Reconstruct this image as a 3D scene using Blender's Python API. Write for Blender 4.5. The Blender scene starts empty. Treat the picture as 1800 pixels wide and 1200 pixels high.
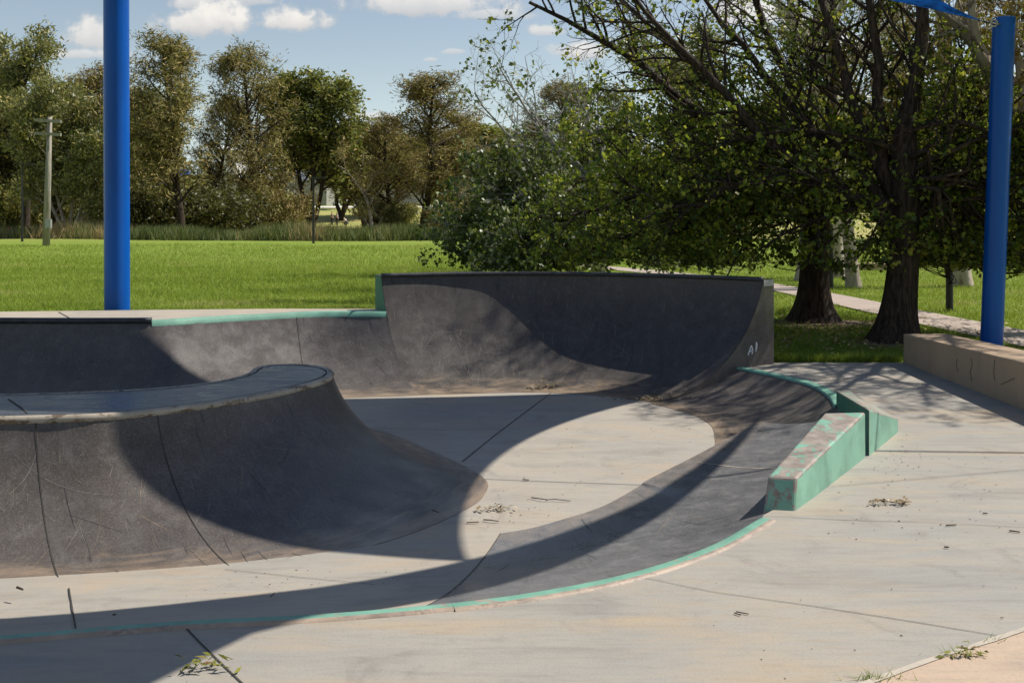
import bpy, bmesh, math, random
import numpy as np
from mathutils import Vector, Matrix
from mathutils.geometry import tessellate_polygon
random.seed(7)
RNG = np.random.default_rng(7)
S = bpy.context.scene
COL = S.collection
H, F, YH = 2.1, 1800.0, 367.0
R_ = math.radians

# ------------------------------------------------------------------ helpers
def P(x, y, z=0.0):
    """survey of the photo: point at height z seen at (x, y)"""
    Y = F * (H - z) / (y - YH)
    return ((x - 900) / F * Y, Y, z)

def at(x, y, Y):
    return ((x - 900) / F * Y, Y, H - (y - YH) * Y / F)

def link(o, parent=None):
    COL.objects.link(o)
    if parent is not None:
        o.parent = parent
        o.location = -Vector(parent.location) if False else (0, 0, 0)
    return o

def tag(o, label=None, cat=None, group=None, kind=None):
    if label: o['label'] = label
    if cat: o['category'] = cat
    if group: o['group'] = group
    if kind: o['kind'] = kind
    return o

def empty(name, loc, label, cat, group=None):
    o = bpy.data.objects.new(name, None)
    o.location = loc
    o.empty_display_size = 0.2
    COL.objects.link(o)
    return tag(o, label, cat, group)

def mesh_obj(name, verts, faces, mats, parent=None, smooth=False, uvs=None, fmat=None, attr=None):
    """verts are WORLD coordinates; they are shifted into the parent's frame"""
    verts = np.asarray(verts, dtype=np.float64).reshape(-1, 3)
    if parent is not None:
        verts = verts - np.array(parent.location)
    me = bpy.data.meshes.new(name)
    if isinstance(faces, np.ndarray) and faces.ndim == 2:
        nf, k = faces.shape
        me.vertices.add(len(verts)); me.vertices.foreach_set('co', verts.astype(np.float32).ravel())
        me.loops.add(nf * k); me.loops.foreach_set('vertex_index', faces.astype(np.int32).ravel())
        me.polygons.add(nf)
        me.polygons.foreach_set('loop_start', np.arange(nf, dtype=np.int32) * k)
        me.polygons.foreach_set('loop_total', np.full(nf, k, dtype=np.int32))
        me.update(calc_edges=True)
    else:
        me.from_pydata([tuple(v) for v in verts], [], [tuple(f) for f in faces])
    if not isinstance(mats, (list, tuple)): mats = [mats]
    for m in mats: me.materials.append(m)
    if fmat is not None:
        me.polygons.foreach_set('material_index', np.asarray(fmat, dtype=np.int32))
    if smooth:
        me.polygons.foreach_set('use_smooth', np.ones(len(me.polygons), dtype=bool))
    if uvs is not None:
        uvs = np.asarray(uvs, dtype=np.float32)
        lay = me.uv_layers.new(name='uv')
        idx = np.zeros(len(me.loops), dtype=np.int32); me.loops.foreach_get('vertex_index', idx)
        lay.data.foreach_set('uv', uvs[idx].ravel())
    if attr is not None:
        a = me.attributes.new('tone', 'FLOAT', 'POINT')
        a.data.foreach_set('value', np.asarray(attr, dtype=np.float32))
    me.update()
    o = bpy.data.objects.new(name, me)
    return link(o, parent)

class MB:
    """collects plain shapes, then builds one mesh"""
    def __init__(s): s.v = []; s.f = []; s.m = []
    def add(s, verts, faces, mi=0):
        b = len(s.v); s.v += [tuple(v) for v in verts]
        for f in faces: s.f.append(tuple(b + i for i in f)); s.m.append(mi)
    def box(s, c, size, rz=0, mi=0, tilt=None):
        hx, hy, hz = size[0] / 2, size[1] / 2, size[2] / 2
        M = Matrix.Rotation(rz, 3, 'Z')
        if tilt is not None: M = tilt
        vs = [Vector(c) + M @ Vector((sx * hx, sy * hy, sz * hz)) for sz in (-1, 1) for sx, sy in ((-1, -1), (1, -1), (1, 1), (-1, 1))]
        s.add(vs, [(3, 2, 1, 0), (4, 5, 6, 7), (0, 1, 5, 4), (1, 2, 6, 5), (2, 3, 7, 6), (3, 0, 4, 7)], mi)
    def tube(s, pts, rad, n=8, cap=True, mi=0):
        pts = [Vector(p) for p in pts]
        if not isinstance(rad, (list, tuple)): rad = [rad] * len(pts)
        rings = []
        prev = None
        for i, p in enumerate(pts):
            d = (pts[min(i + 1, len(pts) - 1)] - pts[max(i - 1, 0)]).normalized()
            if prev is None:
                a = d.orthogonal().normalized()
            else:
                a = (prev - d * prev.dot(d))
                a = a.normalized() if a.length > 1e-6 else d.orthogonal().normalized()
            prev = a; b = d.cross(a)
            rings.append([p + (a * math.cos(2 * math.pi * k / n) + b * math.sin(2 * math.pi * k / n)) * rad[i] for k in range(n)])
        vs = [v for r in rings for v in r]
        fs = []
        for i in range(len(pts) - 1):
            for k in range(n):
                k2 = (k + 1) % n
                fs.append((i * n + k, i * n + k2, (i + 1) * n + k2, (i + 1) * n + k))
        if cap:
            fs.append(tuple(reversed(range(n)))); fs.append(tuple(range((len(pts) - 1) * n, len(pts) * n)))
        s.add(vs, fs, mi)
    def lathe(s, prof, c=(0, 0, 0), n=24, mi=0):
        vs = []; fs = []
        for r, z in prof:
            for k in range(n):
                a = 2 * math.pi * k / n
                vs.append((c[0] + r * math.cos(a), c[1] + r * math.sin(a), c[2] + z))
        for i in range(len(prof) - 1):
            for k in range(n):
                k2 = (k + 1) % n
                fs.append((i * n + k, i * n + k2, (i + 1) * n + k2, (i + 1) * n + k))
        fs.append(tuple(reversed(range(n)))); fs.append(tuple(range((len(prof) - 1) * n, len(prof) * n)))
        s.add(vs, fs, mi)
    def ribbon(s, pts, w, z=0.0, mi=0, jit=0.0):
        pts = [Vector(p) for p in pts]
        vs = []
        for i, p in enumerate(pts):
            d = pts[min(i + 1, len(pts) - 1)] - pts[max(i - 1, 0)]
            d.z = 0; d = d.normalized() if d.length > 1e-9 else Vector((1, 0, 0))
            nrm = Vector((-d.y, d.x, 0))
            ww = w * (1 + random.uniform(-jit, jit))
            vs += [p + nrm * ww / 2 + Vector((0, 0, z)), p - nrm * ww / 2 + Vector((0, 0, z))]
        s.add(vs, [(2 * i, 2 * i + 1, 2 * i + 3, 2 * i + 2) for i in range(len(pts) - 1)], mi)
    def build(s, name, mats, parent=None, smooth=False):
        return mesh_obj(name, s.v, s.f, mats, parent, smooth, fmat=s.m)

def catmull(pts, n):
    """n samples of a smooth curve through pts (any dimension), chord length spaced"""
    p = np.asarray(pts, dtype=float)
    if len(p) == 2:
        t = np.linspace(0, 1, n)[:, None]; return p[0] * (1 - t) + p[1] * t
    d = np.linalg.norm(np.diff(p[:, :3], axis=0), axis=1); d = np.maximum(d, 1e-6)
    k = np.concatenate([[0], np.cumsum(d)])
    m = np.zeros_like(p)
    for i in range(len(p)):
        if i == 0: m[i] = (p[1] - p[0]) / d[0]
        elif i == len(p) - 1: m[i] = (p[-1] - p[-2]) / d[-1]
        else: m[i] = ((p[i + 1] - p[i]) / d[i] * d[i - 1] + (p[i] - p[i - 1]) / d[i - 1] * d[i]) / (d[i] + d[i - 1])
    out = np.zeros((n, p.shape[1]))
    for j, s in enumerate(np.linspace(0, k[-1], n)):
        i = min(max(np.searchsorted(k, s) - 1, 0), len(d) - 1)
        h = d[i]; t = (s - k[i]) / h
        out[j] = (2*t**3-3*t**2+1)*p[i] + (t**3-2*t**2+t)*h*m[i] + (-2*t**3+3*t**2)*p[i+1] + (t**3-t**2)*h*m[i+1]
    return out

# ------------------------------------------------------------------ materials
class NT:
    def __init__(s, tree): s.t = tree; s.n = tree.nodes; s.l = tree.links
    def node(s, typ, **kw):
        n = s.n.new(typ)
        for k, v in kw.items():
            if k.startswith('i_'):
                key = k[2:]; key = int(key) if key.isdigit() else key.replace('_', ' ')
                s.set(n.inputs[key], v)
            else: setattr(n, k, v)
        return n
    def set(s, sock, v):
        if isinstance(v, bpy.types.NodeSocket): s.l.new(v, sock)
        elif isinstance(v, bpy.types.Node): s.l.new(v.outputs[0], sock)
        else:
            if sock.type == 'RGBA' and len(v) == 3: v = (*v, 1)
            sock.default_value = v
    def math(s, op, a, b=0.0, c=0.0, clamp=False):
        n = s.n.new('ShaderNodeMath'); n.operation = op; n.use_clamp = clamp
        s.set(n.inputs[0], a); s.set(n.inputs[1], b); s.set(n.inputs[2], c); return n.outputs[0]
    def vmath(s, op, a, b=(0, 0, 0)):
        n = s.n.new('ShaderNodeVectorMath'); n.operation = op
        s.set(n.inputs[0], a); s.set(n.inputs[1], b); return n.outputs[0]
    def noise(s, vec, scale, detail=4, rough=0.55, dist=0.0):
        n = s.n.new('ShaderNodeTexNoise'); s.set(n.inputs['Vector'], vec)
        n.inputs['Scale'].default_value = scale; n.inputs['Detail'].default_value = detail
        n.inputs['Roughness'].default_value = rough; n.inputs['Distortion'].default_value = dist
        return n.outputs[0]
    def mapr(s, v, a, b, c=0.0, d=1.0, smooth=True):
        n = s.n.new('ShaderNodeMapRange'); n.interpolation_type = 'SMOOTHSTEP' if smooth else 'LINEAR'
        s.set(n.inputs['Value'], v)
        for key, val in (('From Min', a), ('From Max', b), ('To Min', c), ('To Max', d)): n.inputs[key].default_value = val
        return n.outputs[0]
    def mix(s, f, a, b, blend='MIX'):
        n = s.n.new('ShaderNodeMix'); n.data_type = 'RGBA'; n.blend_type = blend
        s.set(n.inputs[0], f); s.set(n.inputs[6], a); s.set(n.inputs[7], b); return n.outputs[2]
    def ramp(s, f, stops):
        n = s.n.new('ShaderNodeValToRGB'); s.set(n.inputs[0], f)
        el = n.color_ramp.elements
        while len(el) < len(stops): el.new(0.5)
        for e, (p, c) in zip(el, stops): e.position = p; e.color = (*c, 1)
        return n.outputs[0]
    def scale(s, vec, sc): return s.vmath('MULTIPLY', vec, sc)

def material(name, fn):
    m = bpy.data.materials.new(name); m.use_nodes = True
    t = NT(m.node_tree); b = t.n['Principled BSDF']
    fn(t, b, m); return m

def bump(t, b, h, strength=0.3, dist=0.01):
    n = t.node('ShaderNodeBump'); n.inputs['Strength'].default_value = strength; n.inputs['Distance'].default_value = dist
    t.set(n.inputs['Height'], h); t.l.new(n.outputs[0], b.inputs['Normal'])

def pos(t): return t.node('ShaderNodeNewGeometry').outputs['Position']

def simple(name, col, rough=0.6, var=0.15, scale=6, metal=0.0, bumpy=0.0, spec=0.5):
    def fn(t, b, m):
        p = pos(t); n = t.noise(p, scale, 5)
        c = t.mix(t.mapr(n, 0.3, 0.7), tuple(x * (1 - var) for x in col), tuple(min(1, x * (1 + var)) for x in col))
        t.set(b.inputs['Base Color'], c); b.inputs['Roughness'].default_value = rough
        b.inputs['Metallic'].default_value = metal; b.inputs['Specular IOR Level'].default_value = spec
        if bumpy: bump(t, b, t.noise(p, scale * 6, 4), bumpy, 0.02)
    return material(name, fn)

def dark_concrete(name, base=0.055, joint=0.0, dust=1.0, off=0.0, rough=(0.36, 0.56), spec=0.32, tint=(1.14, 0.98, 0.87)):
    """polished dark pigmented concrete; uv = (metres along, metres down), uv v2 = fraction in 'frac'"""
    def fn(t, b, m):
        uv = t.node('ShaderNodeUVMap', uv_map='uv').outputs[0]
        sep = t.node('ShaderNodeSeparateXYZ', i_0=uv)
        u, v = sep.outputs[0], sep.outputs[1]
        fr = t.node('ShaderNodeAttribute', attribute_name='tone').outputs['Fac']
        p = pos(t)
        n1 = t.noise(p, 1.3, 6, 0.6); n2 = t.noise(p, 7, 6, 0.65)
        lo = tuple(base * 0.88 * k for k in tint); hi = tuple(base * 1.18 * k for k in tint); n5 = t.noise(p, 70, 3, 0.7)
        c = t.mix(t.mapr(n1, 0.3, 0.72), lo, hi)
        c = t.mix(t.math('MULTIPLY', t.mapr(n2, 0.42, 0.75), 0.35), c, tuple(base * 2.3 * k for k in (1.05, 0.97, 0.9)))
        c = t.mix(t.math('MULTIPLY', t.mapr(n5, 0.5, 0.8), 0.7), c, tuple(base * 2.6 * k for k in (1.06, 0.97, 0.9)))
        c = t.mix(t.math('MULTIPLY', t.mapr(n5, 0.5, 0.25), 0.6), c, tuple(base * 0.4 for k in range(3)))
        # broad trowel streaks running up the transition
        st = t.noise(t.scale(uv, (7, 1.4, 1)), 1.0, 5, 0.65, 0.9)
        c = t.mix(t.math('MULTIPLY', t.mapr(st, 0.48, 0.78), 0.3), c, tuple(base * 2.0 * k for k in (1.0, 0.95, 0.9)))
        # fine scratches: several stretched noise fields
        tot = None
        for k, (rot, su, sv, th) in enumerate(((0.08, 95, 3.2, .69), (0.42, 120, 5.5, .70), (-0.55, 110, 4.4, .70), (1.25, 125, 5.0, .715), (-1.15, 100, 3.0, .725))):
            mp = t.node('ShaderNodeMapping', vector_type='TEXTURE'); t.set(mp.inputs['Vector'], uv)
            mp.inputs['Rotation'].default_value = (0, 0, rot); mp.inputs['Scale'].default_value = (1 / su, 1 / sv, 1); mp.inputs['Location'].default_value = (k * 13.7 + off, k * 5.1, 0)
            n = t.mapr(t.noise(mp.outputs[0], 1.0, 1.0, 0.5), th, th + 0.05)
            tot = n if tot is None else t.math('MAXIMUM', tot, n)
        patch = t.mapr(t.noise(p, 1.1, 4, 0.6), 0.36, 0.66)
        sc = t.math('MULTIPLY', tot, t.math('MULTIPLY', patch, 0.62))
        c = t.mix(sc, c, (0.27, 0.225, 0.18))
        # pale specks / chips
        vo = t.node('ShaderNodeTexVoronoi'); t.set(vo.inputs['Vector'], p); vo.inputs['Scale'].default_value = 26
        sp = t.math('MULTIPLY', t.mapr(vo.outputs['Distance'], 0.05, 0.11, 1, 0), t.mapr(t.noise(p, 2.3, 2), 0.55, 0.68))
        c = t.mix(t.math('MULTIPLY', sp, 0.55), c, (0.32, 0.26, 0.2))
        # tan dust ground in near the toe
        if dust:
            dn = t.noise(t.scale(uv, (2.2, 7, 1)), 1.0, 6, 0.68, 0.8)
            d = t.math('ADD', t.mapr(fr, 0.45, 1.02, 0, 1.0, False), t.math('MULTIPLY', t.math('SUBTRACT', dn, 0.5), 1.5))
            d = t.math('MULTIPLY', t.mapr(d, 0.48, 1.15), 0.62 * dust)
            c = t.mix(d, c, (0.40, 0.29, 0.19))
        dk = t.mapr(t.noise(t.scale(uv, (14, 1.2, 1)), 1.0, 3, 0.6, 1.0), 0.66, 0.72)
        c = t.mix(t.math('MULTIPLY', dk, 0.55), c, tuple(base * 0.35 for _ in range(3)))
        if joint:
            ph = t.math('FRACT', t.math('DIVIDE', t.math('ADD', u, t.math('ADD', off, t.math('MULTIPLY', t.noise(uv, 3, 2), 0.02))), joint))
            jl = t.math('LESS_THAN', t.math('ABSOLUTE', t.math('SUBTRACT', ph, 0.5)), 0.005 / joint)
            c = t.mix(jl, c, (0.008, 0.007, 0.006))
        t.set(b.inputs['Base Color'], c)
        rn = t.noise(p, 3.5, 5, 0.6)
        r = t.math('ADD', t.mapr(rn, 0.3, 0.7, rough[0], rough[1]), t.math('MULTIPLY', sc, 0.2))
        t.set(b.inputs['Roughness'], r)
        b.inputs['Specular IOR Level'].default_value = spec
        bump(t, b, t.noise(p, 7, 4, 0.62), 0.06, 0.02)
    return material(name, fn)

def light_concrete(name, col=(0.40, 0.35, 0.275), grey=(0.32, 0.30, 0.265), streak=(0.7, 7.0), blotch=(0.45, 0.33, 0.21), dark=(0.2, 0.18, 0.155), stain=0.5, rough=0.62):
    def fn(t, b, m):
        p = pos(t)
        n1 = t.noise(p, 0.55, 5, 0.6); n2 = t.noise(t.scale(p, (streak[0], streak[1], 1)), 1.0, 6, 0.65, 0.6)
        n3 = t.noise(t.scale(p, (3.5, 22, 2)), 1.0, 5, 0.7, 0.3); n4 = t.noise(p, 55, 4, 0.7)
        c = t.mix(t.mapr(n1, 0.32, 0.68), col, grey)
        c = t.mix(t.math('MULTIPLY', t.mapr(n2, 0.46, 0.74), stain), c, blotch)
        c = t.mix(t.math('MULTIPLY', t.mapr(n2, 0.5, 0.24), 0.5), c, dark)
        c = t.mix(t.math('MULTIPLY', t.mapr(n3, 0.42, 0.72), 0.22), c, dark)
        c = t.mix(t.math('MULTIPLY', t.mapr(n4, 0.5, 0.75), 0.34), c, dark)
        c = t.mix(t.math('MULTIPLY', t.mapr(t.noise(p, 2.1, 6, 0.72, 0.8), 0.52, 0.75), 0.48), c, dark)
        c = t.mix(t.math('MULTIPLY', t.mapr(t.noise(t.scale(p, (0.6, 1.1, 1)), 1.1, 5, 0.65, 0.8), 0.5, 0.72), 0.45), c, blotch)
        # light scratches
        tot = None
        for k, (rot, su, sv, th) in enumerate(((0.9, 55, 1.6, .715), (2.2, 60, 2.2, .72))):
            mp = t.node('ShaderNodeMapping', vector_type='TEXTURE'); t.set(mp.inputs['Vector'], p)
            mp.inputs['Rotation'].default_value = (0, 0, rot); mp.inputs['Scale'].default_value = (1 / su, 1 / sv, 1); mp.inputs['Location'].default_value = (k * 7.7, 0, 0)
            n = t.mapr(t.noise(mp.outputs[0], 1.0, 1, 0.5), th, th + 0.03)
            tot = n if tot is None else t.math('MAXIMUM', tot, n)
        c = t.mix(t.math('MULTIPLY', tot, t.math('MULTIPLY', t.mapr(t.noise(p, 0.9, 2), 0.5, 0.7), 0.3)), c, (0.5, 0.44, 0.36))
        vo = t.node('ShaderNodeTexVoronoi'); t.set(vo.inputs['Vector'], p); vo.inputs['Scale'].default_value = 16
        sp = t.math('MULTIPLY', t.mapr(vo.outputs['Distance'], 0.03, 0.06, 1, 0), t.mapr(t.noise(p, 1.3, 2), 0.52, 0.62))
        c = t.mix(t.math('MULTIPLY', sp, 0.7), c, (0.07, 0.055, 0.04))
        t.set(b.inputs['Base Color'], c)
        t.set(b.inputs['Roughness'], t.mapr(n1, 0.3, 0.7, rough - 0.1, rough + 0.12))
        b.inputs['Specular IOR Level'].default_value = 0.4
        bump(t, b, t.noise(p, 60, 2, 0.7), 0.15, 0.01)
    return material(name, fn)

def worn_paint(name, paint=(0.17, 0.36, 0.265), under=(0.36, 0.27, 0.22), wear=0.5, stretch=(3, 3, 3)):
    def fn(t, b, m):
        p = pos(t)
        n = t.noise(t.scale(p, stretch), 1.6, 7, 0.72, 0.6); n2 = t.noise(p, 30, 4, 0.7)
        w = t.mapr(t.math('ADD', n, t.math('MULTIPLY', t.math('SUBTRACT', n2, 0.5), 0.35)), wear, wear + 0.06)
        g = t.mix(t.mapr(t.noise(p, 4, 5), 0.3, 0.7), tuple(x * 0.85 for x in paint), tuple(x * 1.15 for x in paint))
        un = t.mix(t.mapr(t.noise(p, 11, 5), 0.35, 0.7), tuple(x * 0.75 for x in under), tuple(x * 1.15 for x in under))
        c = t.mix(w, g, un)
        c = t.mix(t.math('MULTIPLY', t.mapr(t.noise(t.scale(p, (6, 6, 2)), 2.0, 5, 0.7), 0.6, 0.75), 0.4), c, (0.12, 0.10, 0.085))
        t.set(b.inputs['Base Color'], c); b.inputs['Roughness'].default_value = 0.55
        bump(t, b, t.noise(p, 45, 4, 0.7), 0.25, 0.01)
    return material(name, fn)

def leaf_mat(name, stops, transl=0.35, rough=0.42, spec=0.5):
    m = bpy.data.materials.new(name); m.use_nodes = True
    t = NT(m.node_tree); b = t.n['Principled BSDF']; out = t.n['Material Output']
    a = t.node('ShaderNodeAttribute', attribute_name='tone').outputs['Fac']
    c = t.ramp(a, stops)
    t.set(b.inputs['Base Color'], c); b.inputs['Roughness'].default_value = rough; b.inputs['Specular IOR Level'].default_value = spec
    tr = t.node('ShaderNodeBsdfTranslucent'); t.set(tr.inputs['Color'], t.mix(0.4, c, (0.30, 0.34, 0.03)))
    ms = t.node('ShaderNodeMixShader'); ms.inputs[0].default_value = transl
    t.l.new(b.outputs[0], ms.inputs[1]); t.l.new(tr.outputs[0], ms.inputs[2]); t.l.new(ms.outputs[0], out.inputs[0])
    return m

def bark_mat(name, a, bcol, scale=(9, 9, 1.5), bumps=0.6, patch=None):
    def fn(t, b, m):
        p = pos(t)
        n = t.noise(t.scale(p, scale), 1.5, 6, 0.65, 0.5)
        c = t.mix(t.mapr(n, 0.35, 0.68), a, bcol)
        if patch: c = t.mix(t.mapr(t.noise(t.scale(p, (2, 2, 0.8)), 1.4, 4, 0.6, 1.0), 0.55, 0.62), c, patch)
        t.set(b.inputs['Base Color'], c); b.inputs['Roughness'].default_value = 0.85; b.inputs['Specular IOR Level'].default_value = 0.2
        bump(t, b, n, bumps, 0.04)
    return material(name, fn)

M = {}
M['dark'] = dark_concrete('dark skate concrete', 0.076, 0, 1.0, spec=0.45, rough=(0.27, 0.46))
M['dark_wall'] = dark_concrete('dark wall concrete', 0.056, 0, 1.0, off=3.3)
M['dark_island'] = dark_concrete('dark island concrete', 0.078, 0, 0.9, off=8.1, rough=(0.28, 0.48), tint=(1.15, 0.98, 0.87))
M['dark_bank'] = dark_concrete('dark bank concrete', 0.13, 0, 0.45, rough=(0.24, 0.40), spec=0.7, off=5.5, tint=(0.98, 0.98, 1.0))
M['floor'] = light_concrete('bowl floor concrete', (0.41, 0.37, 0.305), (0.34, 0.317, 0.275), (0.8, 3.0))
M['deck'] = light_concrete('deck concrete', (0.365, 0.337, 0.288), (0.295, 0.282, 0.255), (0.5, 3.0), blotch=(0.41, 0.32, 0.215), dark=(0.17, 0.152, 0.13), stain=0.85)
M['backdeck'] = light_concrete('back deck concrete', (0.46, 0.40, 0.31), (0.36, 0.32, 0.27), (0.5, 3.0), blotch=(0.5, 0.4, 0.28))
M['pink'] = light_concrete('pink path concrete', (0.50, 0.37, 0.26), (0.45, 0.34, 0.25), (1.0, 2.0), blotch=(0.52, 0.39, 0.27), stain=0.3)
M['path'] = light_concrete('park path concrete', (0.44, 0.35, 0.29), (0.38, 0.31, 0.26), (1.0, 1.0), blotch=(0.45, 0.36, 0.30), stain=0.3)
M['ledge'] = light_concrete('seat wall concrete', (0.40, 0.285, 0.185), (0.36, 0.265, 0.18), (3.0, 3.0), blotch=(0.43, 0.31, 0.2), dark=(0.21, 0.15, 0.10), stain=0.4)
M['joint'] = simple('joint filler', (0.05, 0.044, 0.036), 0.9)
M['seal'] = simple('pale joint seal', (0.42, 0.36, 0.28), 0.8)
M['green'] = worn_paint('green coping paint', wear=0.60, stretch=(1.2, 1.2, 1.2))
M['green_edge'] = worn_paint('green line paint', wear=0.56, stretch=(1.3, 4, 3))
M['green_side'] = worn_paint('green side paint', paint=(0.19, 0.38, 0.28), wear=0.66, under=(0.30, 0.38, 0.28))
M['green_top'] = worn_paint('worn green top paint', wear=0.415, under=(0.30, 0.25, 0.21))
M['tan_edge'] = worn_paint('tan worn edge', paint=(0.36, 0.275, 0.205), under=(0.30, 0.23, 0.18), wear=0.5, stretch=(1.2, 1.2, 1.2))
M['green_front'] = worn_paint('worn green front paint', wear=0.53, under=(0.28, 0.23, 0.19), stretch=(4, 4, 4))
M['green_shaded'] = worn_paint('shaded green paint', paint=(0.03, 0.17, 0.10), wear=0.8)  # same green, with the shade on the left-facing sides put into the colour
M['steel'] = simple('coping steel', (0.42, 0.39, 0.35), 0.38, 0.3, 9, metal=0.85)
M['steel_worn'] = worn_paint('worn coping steel', paint=(0.36, 0.315, 0.25), under=(0.17, 0.12, 0.08), wear=0.5, stretch=(2, 2, 8))
M['steel_dark'] = simple('dark coping steel', (0.05, 0.05, 0.055), 0.45, 0.3, 9, metal=0.3)
M['grey_metal'] = simple('galvanised plate', (0.35, 0.35, 0.34), 0.5, 0.2, 20, metal=0.4)
M['scuff'] = simple('pale scuff', (0.165, 0.145, 0.122), 0.6, 0.35, 30)
M['scuff_tan'] = simple('tan scuff', (0.22, 0.165, 0.115), 0.7, 0.35, 30)
M['scuff_dark'] = simple('rubber scuff', (0.022, 0.02, 0.019), 0.6, 0.3, 30)
M['white_paint'] = simple('white spray paint', (0.7, 0.7, 0.7), 0.7)
M['black_metal'] = simple('black powder coat', (0.012, 0.012, 0.014), 0.45)

def island_top(t, b, m):
    p = pos(t)
    n = t.noise(t.scale(p, (1.5, 5, 1)), 1.3, 6, 0.7, 1.2); n2 = t.noise(p, 14, 5, 0.7, 1.0)
    c = t.mix(t.mapr(n, 0.35, 0.7), (0.035, 0.037, 0.042), (0.10, 0.105, 0.115))
    c = t.mix(t.math('MULTIPLY', t.mapr(n2, 0.55, 0.75), 0.6), c, (0.03, 0.024, 0.02))
    t.set(b.inputs['Base Color'], c); t.set(b.inputs['Roughness'], t.mapr(n, 0.3, 0.75, 0.22, 0.5))
    bump(t, b, n2, 0.2, 0.01)
M['island_top'] = material('sealed island top', island_top)

def blue_pole(t, b, m):
    p = pos(t)
    c = t.mix(t.mapr(t.noise(t.scale(p, (1, 1, 0.3)), 3, 4), 0.3, 0.7), (0.001, 0.078, 0.37), (0.001, 0.092, 0.43))
    t.set(b.inputs['Base Color'], c); b.inputs['Roughness'].default_value = 0.34; b.inputs['Specular IOR Level'].default_value = 0.3
M['blue'] = material('blue gloss pole paint', blue_pole)

def sail_mat():
    m = bpy.data.materials.new('blue shade cloth'); m.use_nodes = True
    t = NT(m.node_tree); b = t.n['Principled BSDF']; out = t.n['Material Output']
    p = pos(t); n = t.noise(t.scale(p, (40, 3, 3)), 1, 3)
    c = t.mix(n, (0.004, 0.06, 0.30), (0.006, 0.10, 0.42))
    t.set(b.inputs['Base Color'], c); b.inputs['Roughness'].default_value = 0.8
    tr = t.node('ShaderNodeBsdfTranslucent'); t.set(tr.inputs['Color'], c)
    ms = t.node('ShaderNodeMixShader'); ms.inputs[0].default_value = 0.3
    t.l.new(b.outputs[0], ms.inputs[1]); t.l.new(tr.outputs[0], ms.inputs[2]); t.l.new(ms.outputs[0], out.inputs[0])
    return m
M['sail'] = sail_mat()

def grass_ground(t, b, m):
    p = pos(t)
    n1 = t.noise(p, 0.16, 5, 0.6); n2 = t.noise(p, 1.1, 6, 0.7); n3 = t.noise(t.scale(p, (1, 0.6, 1)), 14, 4, 0.75)
    g = t.mix(t.mapr(n2, 0.3, 0.7), (0.17, 0.235, 0.032), (0.235, 0.30, 0.05))
    g = t.mix(t.math('MULTIPLY', t.mapr(n1, 0.45, 0.7), 0.55), g, (0.25, 0.32, 0.05))
    g = t.mix(t.math('MULTIPLY', t.mapr(n3, 0.35, 0.75), 0.55), g, (0.10, 0.16, 0.02))
    g = t.mix(t.math('MULTIPLY', t.mapr(t.noise(t.scale(p, (0.35, 1.2, 1)), 0.9, 5, 0.7, 1.5), 0.62, 0.72), 0.45), g, (0.21, 0.20, 0.07))
    # drier grass beyond the reeds
    y = t.node('ShaderNodeSeparateXYZ', i_0=p).outputs[1]
    dry = t.math('MULTIPLY', t.mapr(y, 62, 84), t.mapr(t.noise(p, 0.07, 3), 0.35, 0.55, 0.45, 1))
    g = t.mix(dry, g, t.mix(n2, (0.30, 0.29, 0.09), (0.42, 0.37, 0.15)))
    t.set(b.inputs['Base Color'], g); b.inputs['Roughness'].default_value = 0.9; b.inputs['Specular IOR Level'].default_value = 0.15
    bump(t, b, n3, 0.6, 0.06)
M['ground'] = material('mown lawn soil', grass_ground)
M['blade'] = leaf_mat('grass blade', [(0, (0.09, 0.155, 0.016)), (0.5, (0.23, 0.315, 0.04)), (0.9, (0.35, 0.43, 0.085)), (1, (0.38, 0.35, 0.13))], 0.4, 0.6, 0.25)
M['soil'] = simple('bare soil', (0.19, 0.13, 0.085), 0.95, 0.3, 12, bumpy=0.5)

# ------------------------------------------------------------------ sun, sky, camera
AZ, EL = R_(18), R_(50)
SUN = Vector((math.cos(EL) * math.cos(AZ), math.cos(EL) * math.sin(AZ), math.sin(EL)))
KX, KY = SUN.x / SUN.z, SUN.y / SUN.z
ld = bpy.data.lights.new('sun', 'SUN'); ld.energy = 4.4; ld.angle = R_(0.55); ld.color = (1.0, 0.945, 0.86)
lo = bpy.data.objects.new('sun', ld); lo.rotation_euler = (-SUN).to_track_quat('-Z', 'Y').to_euler(); lo.location = (20, 10, 30); COL.objects.link(lo)

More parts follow.
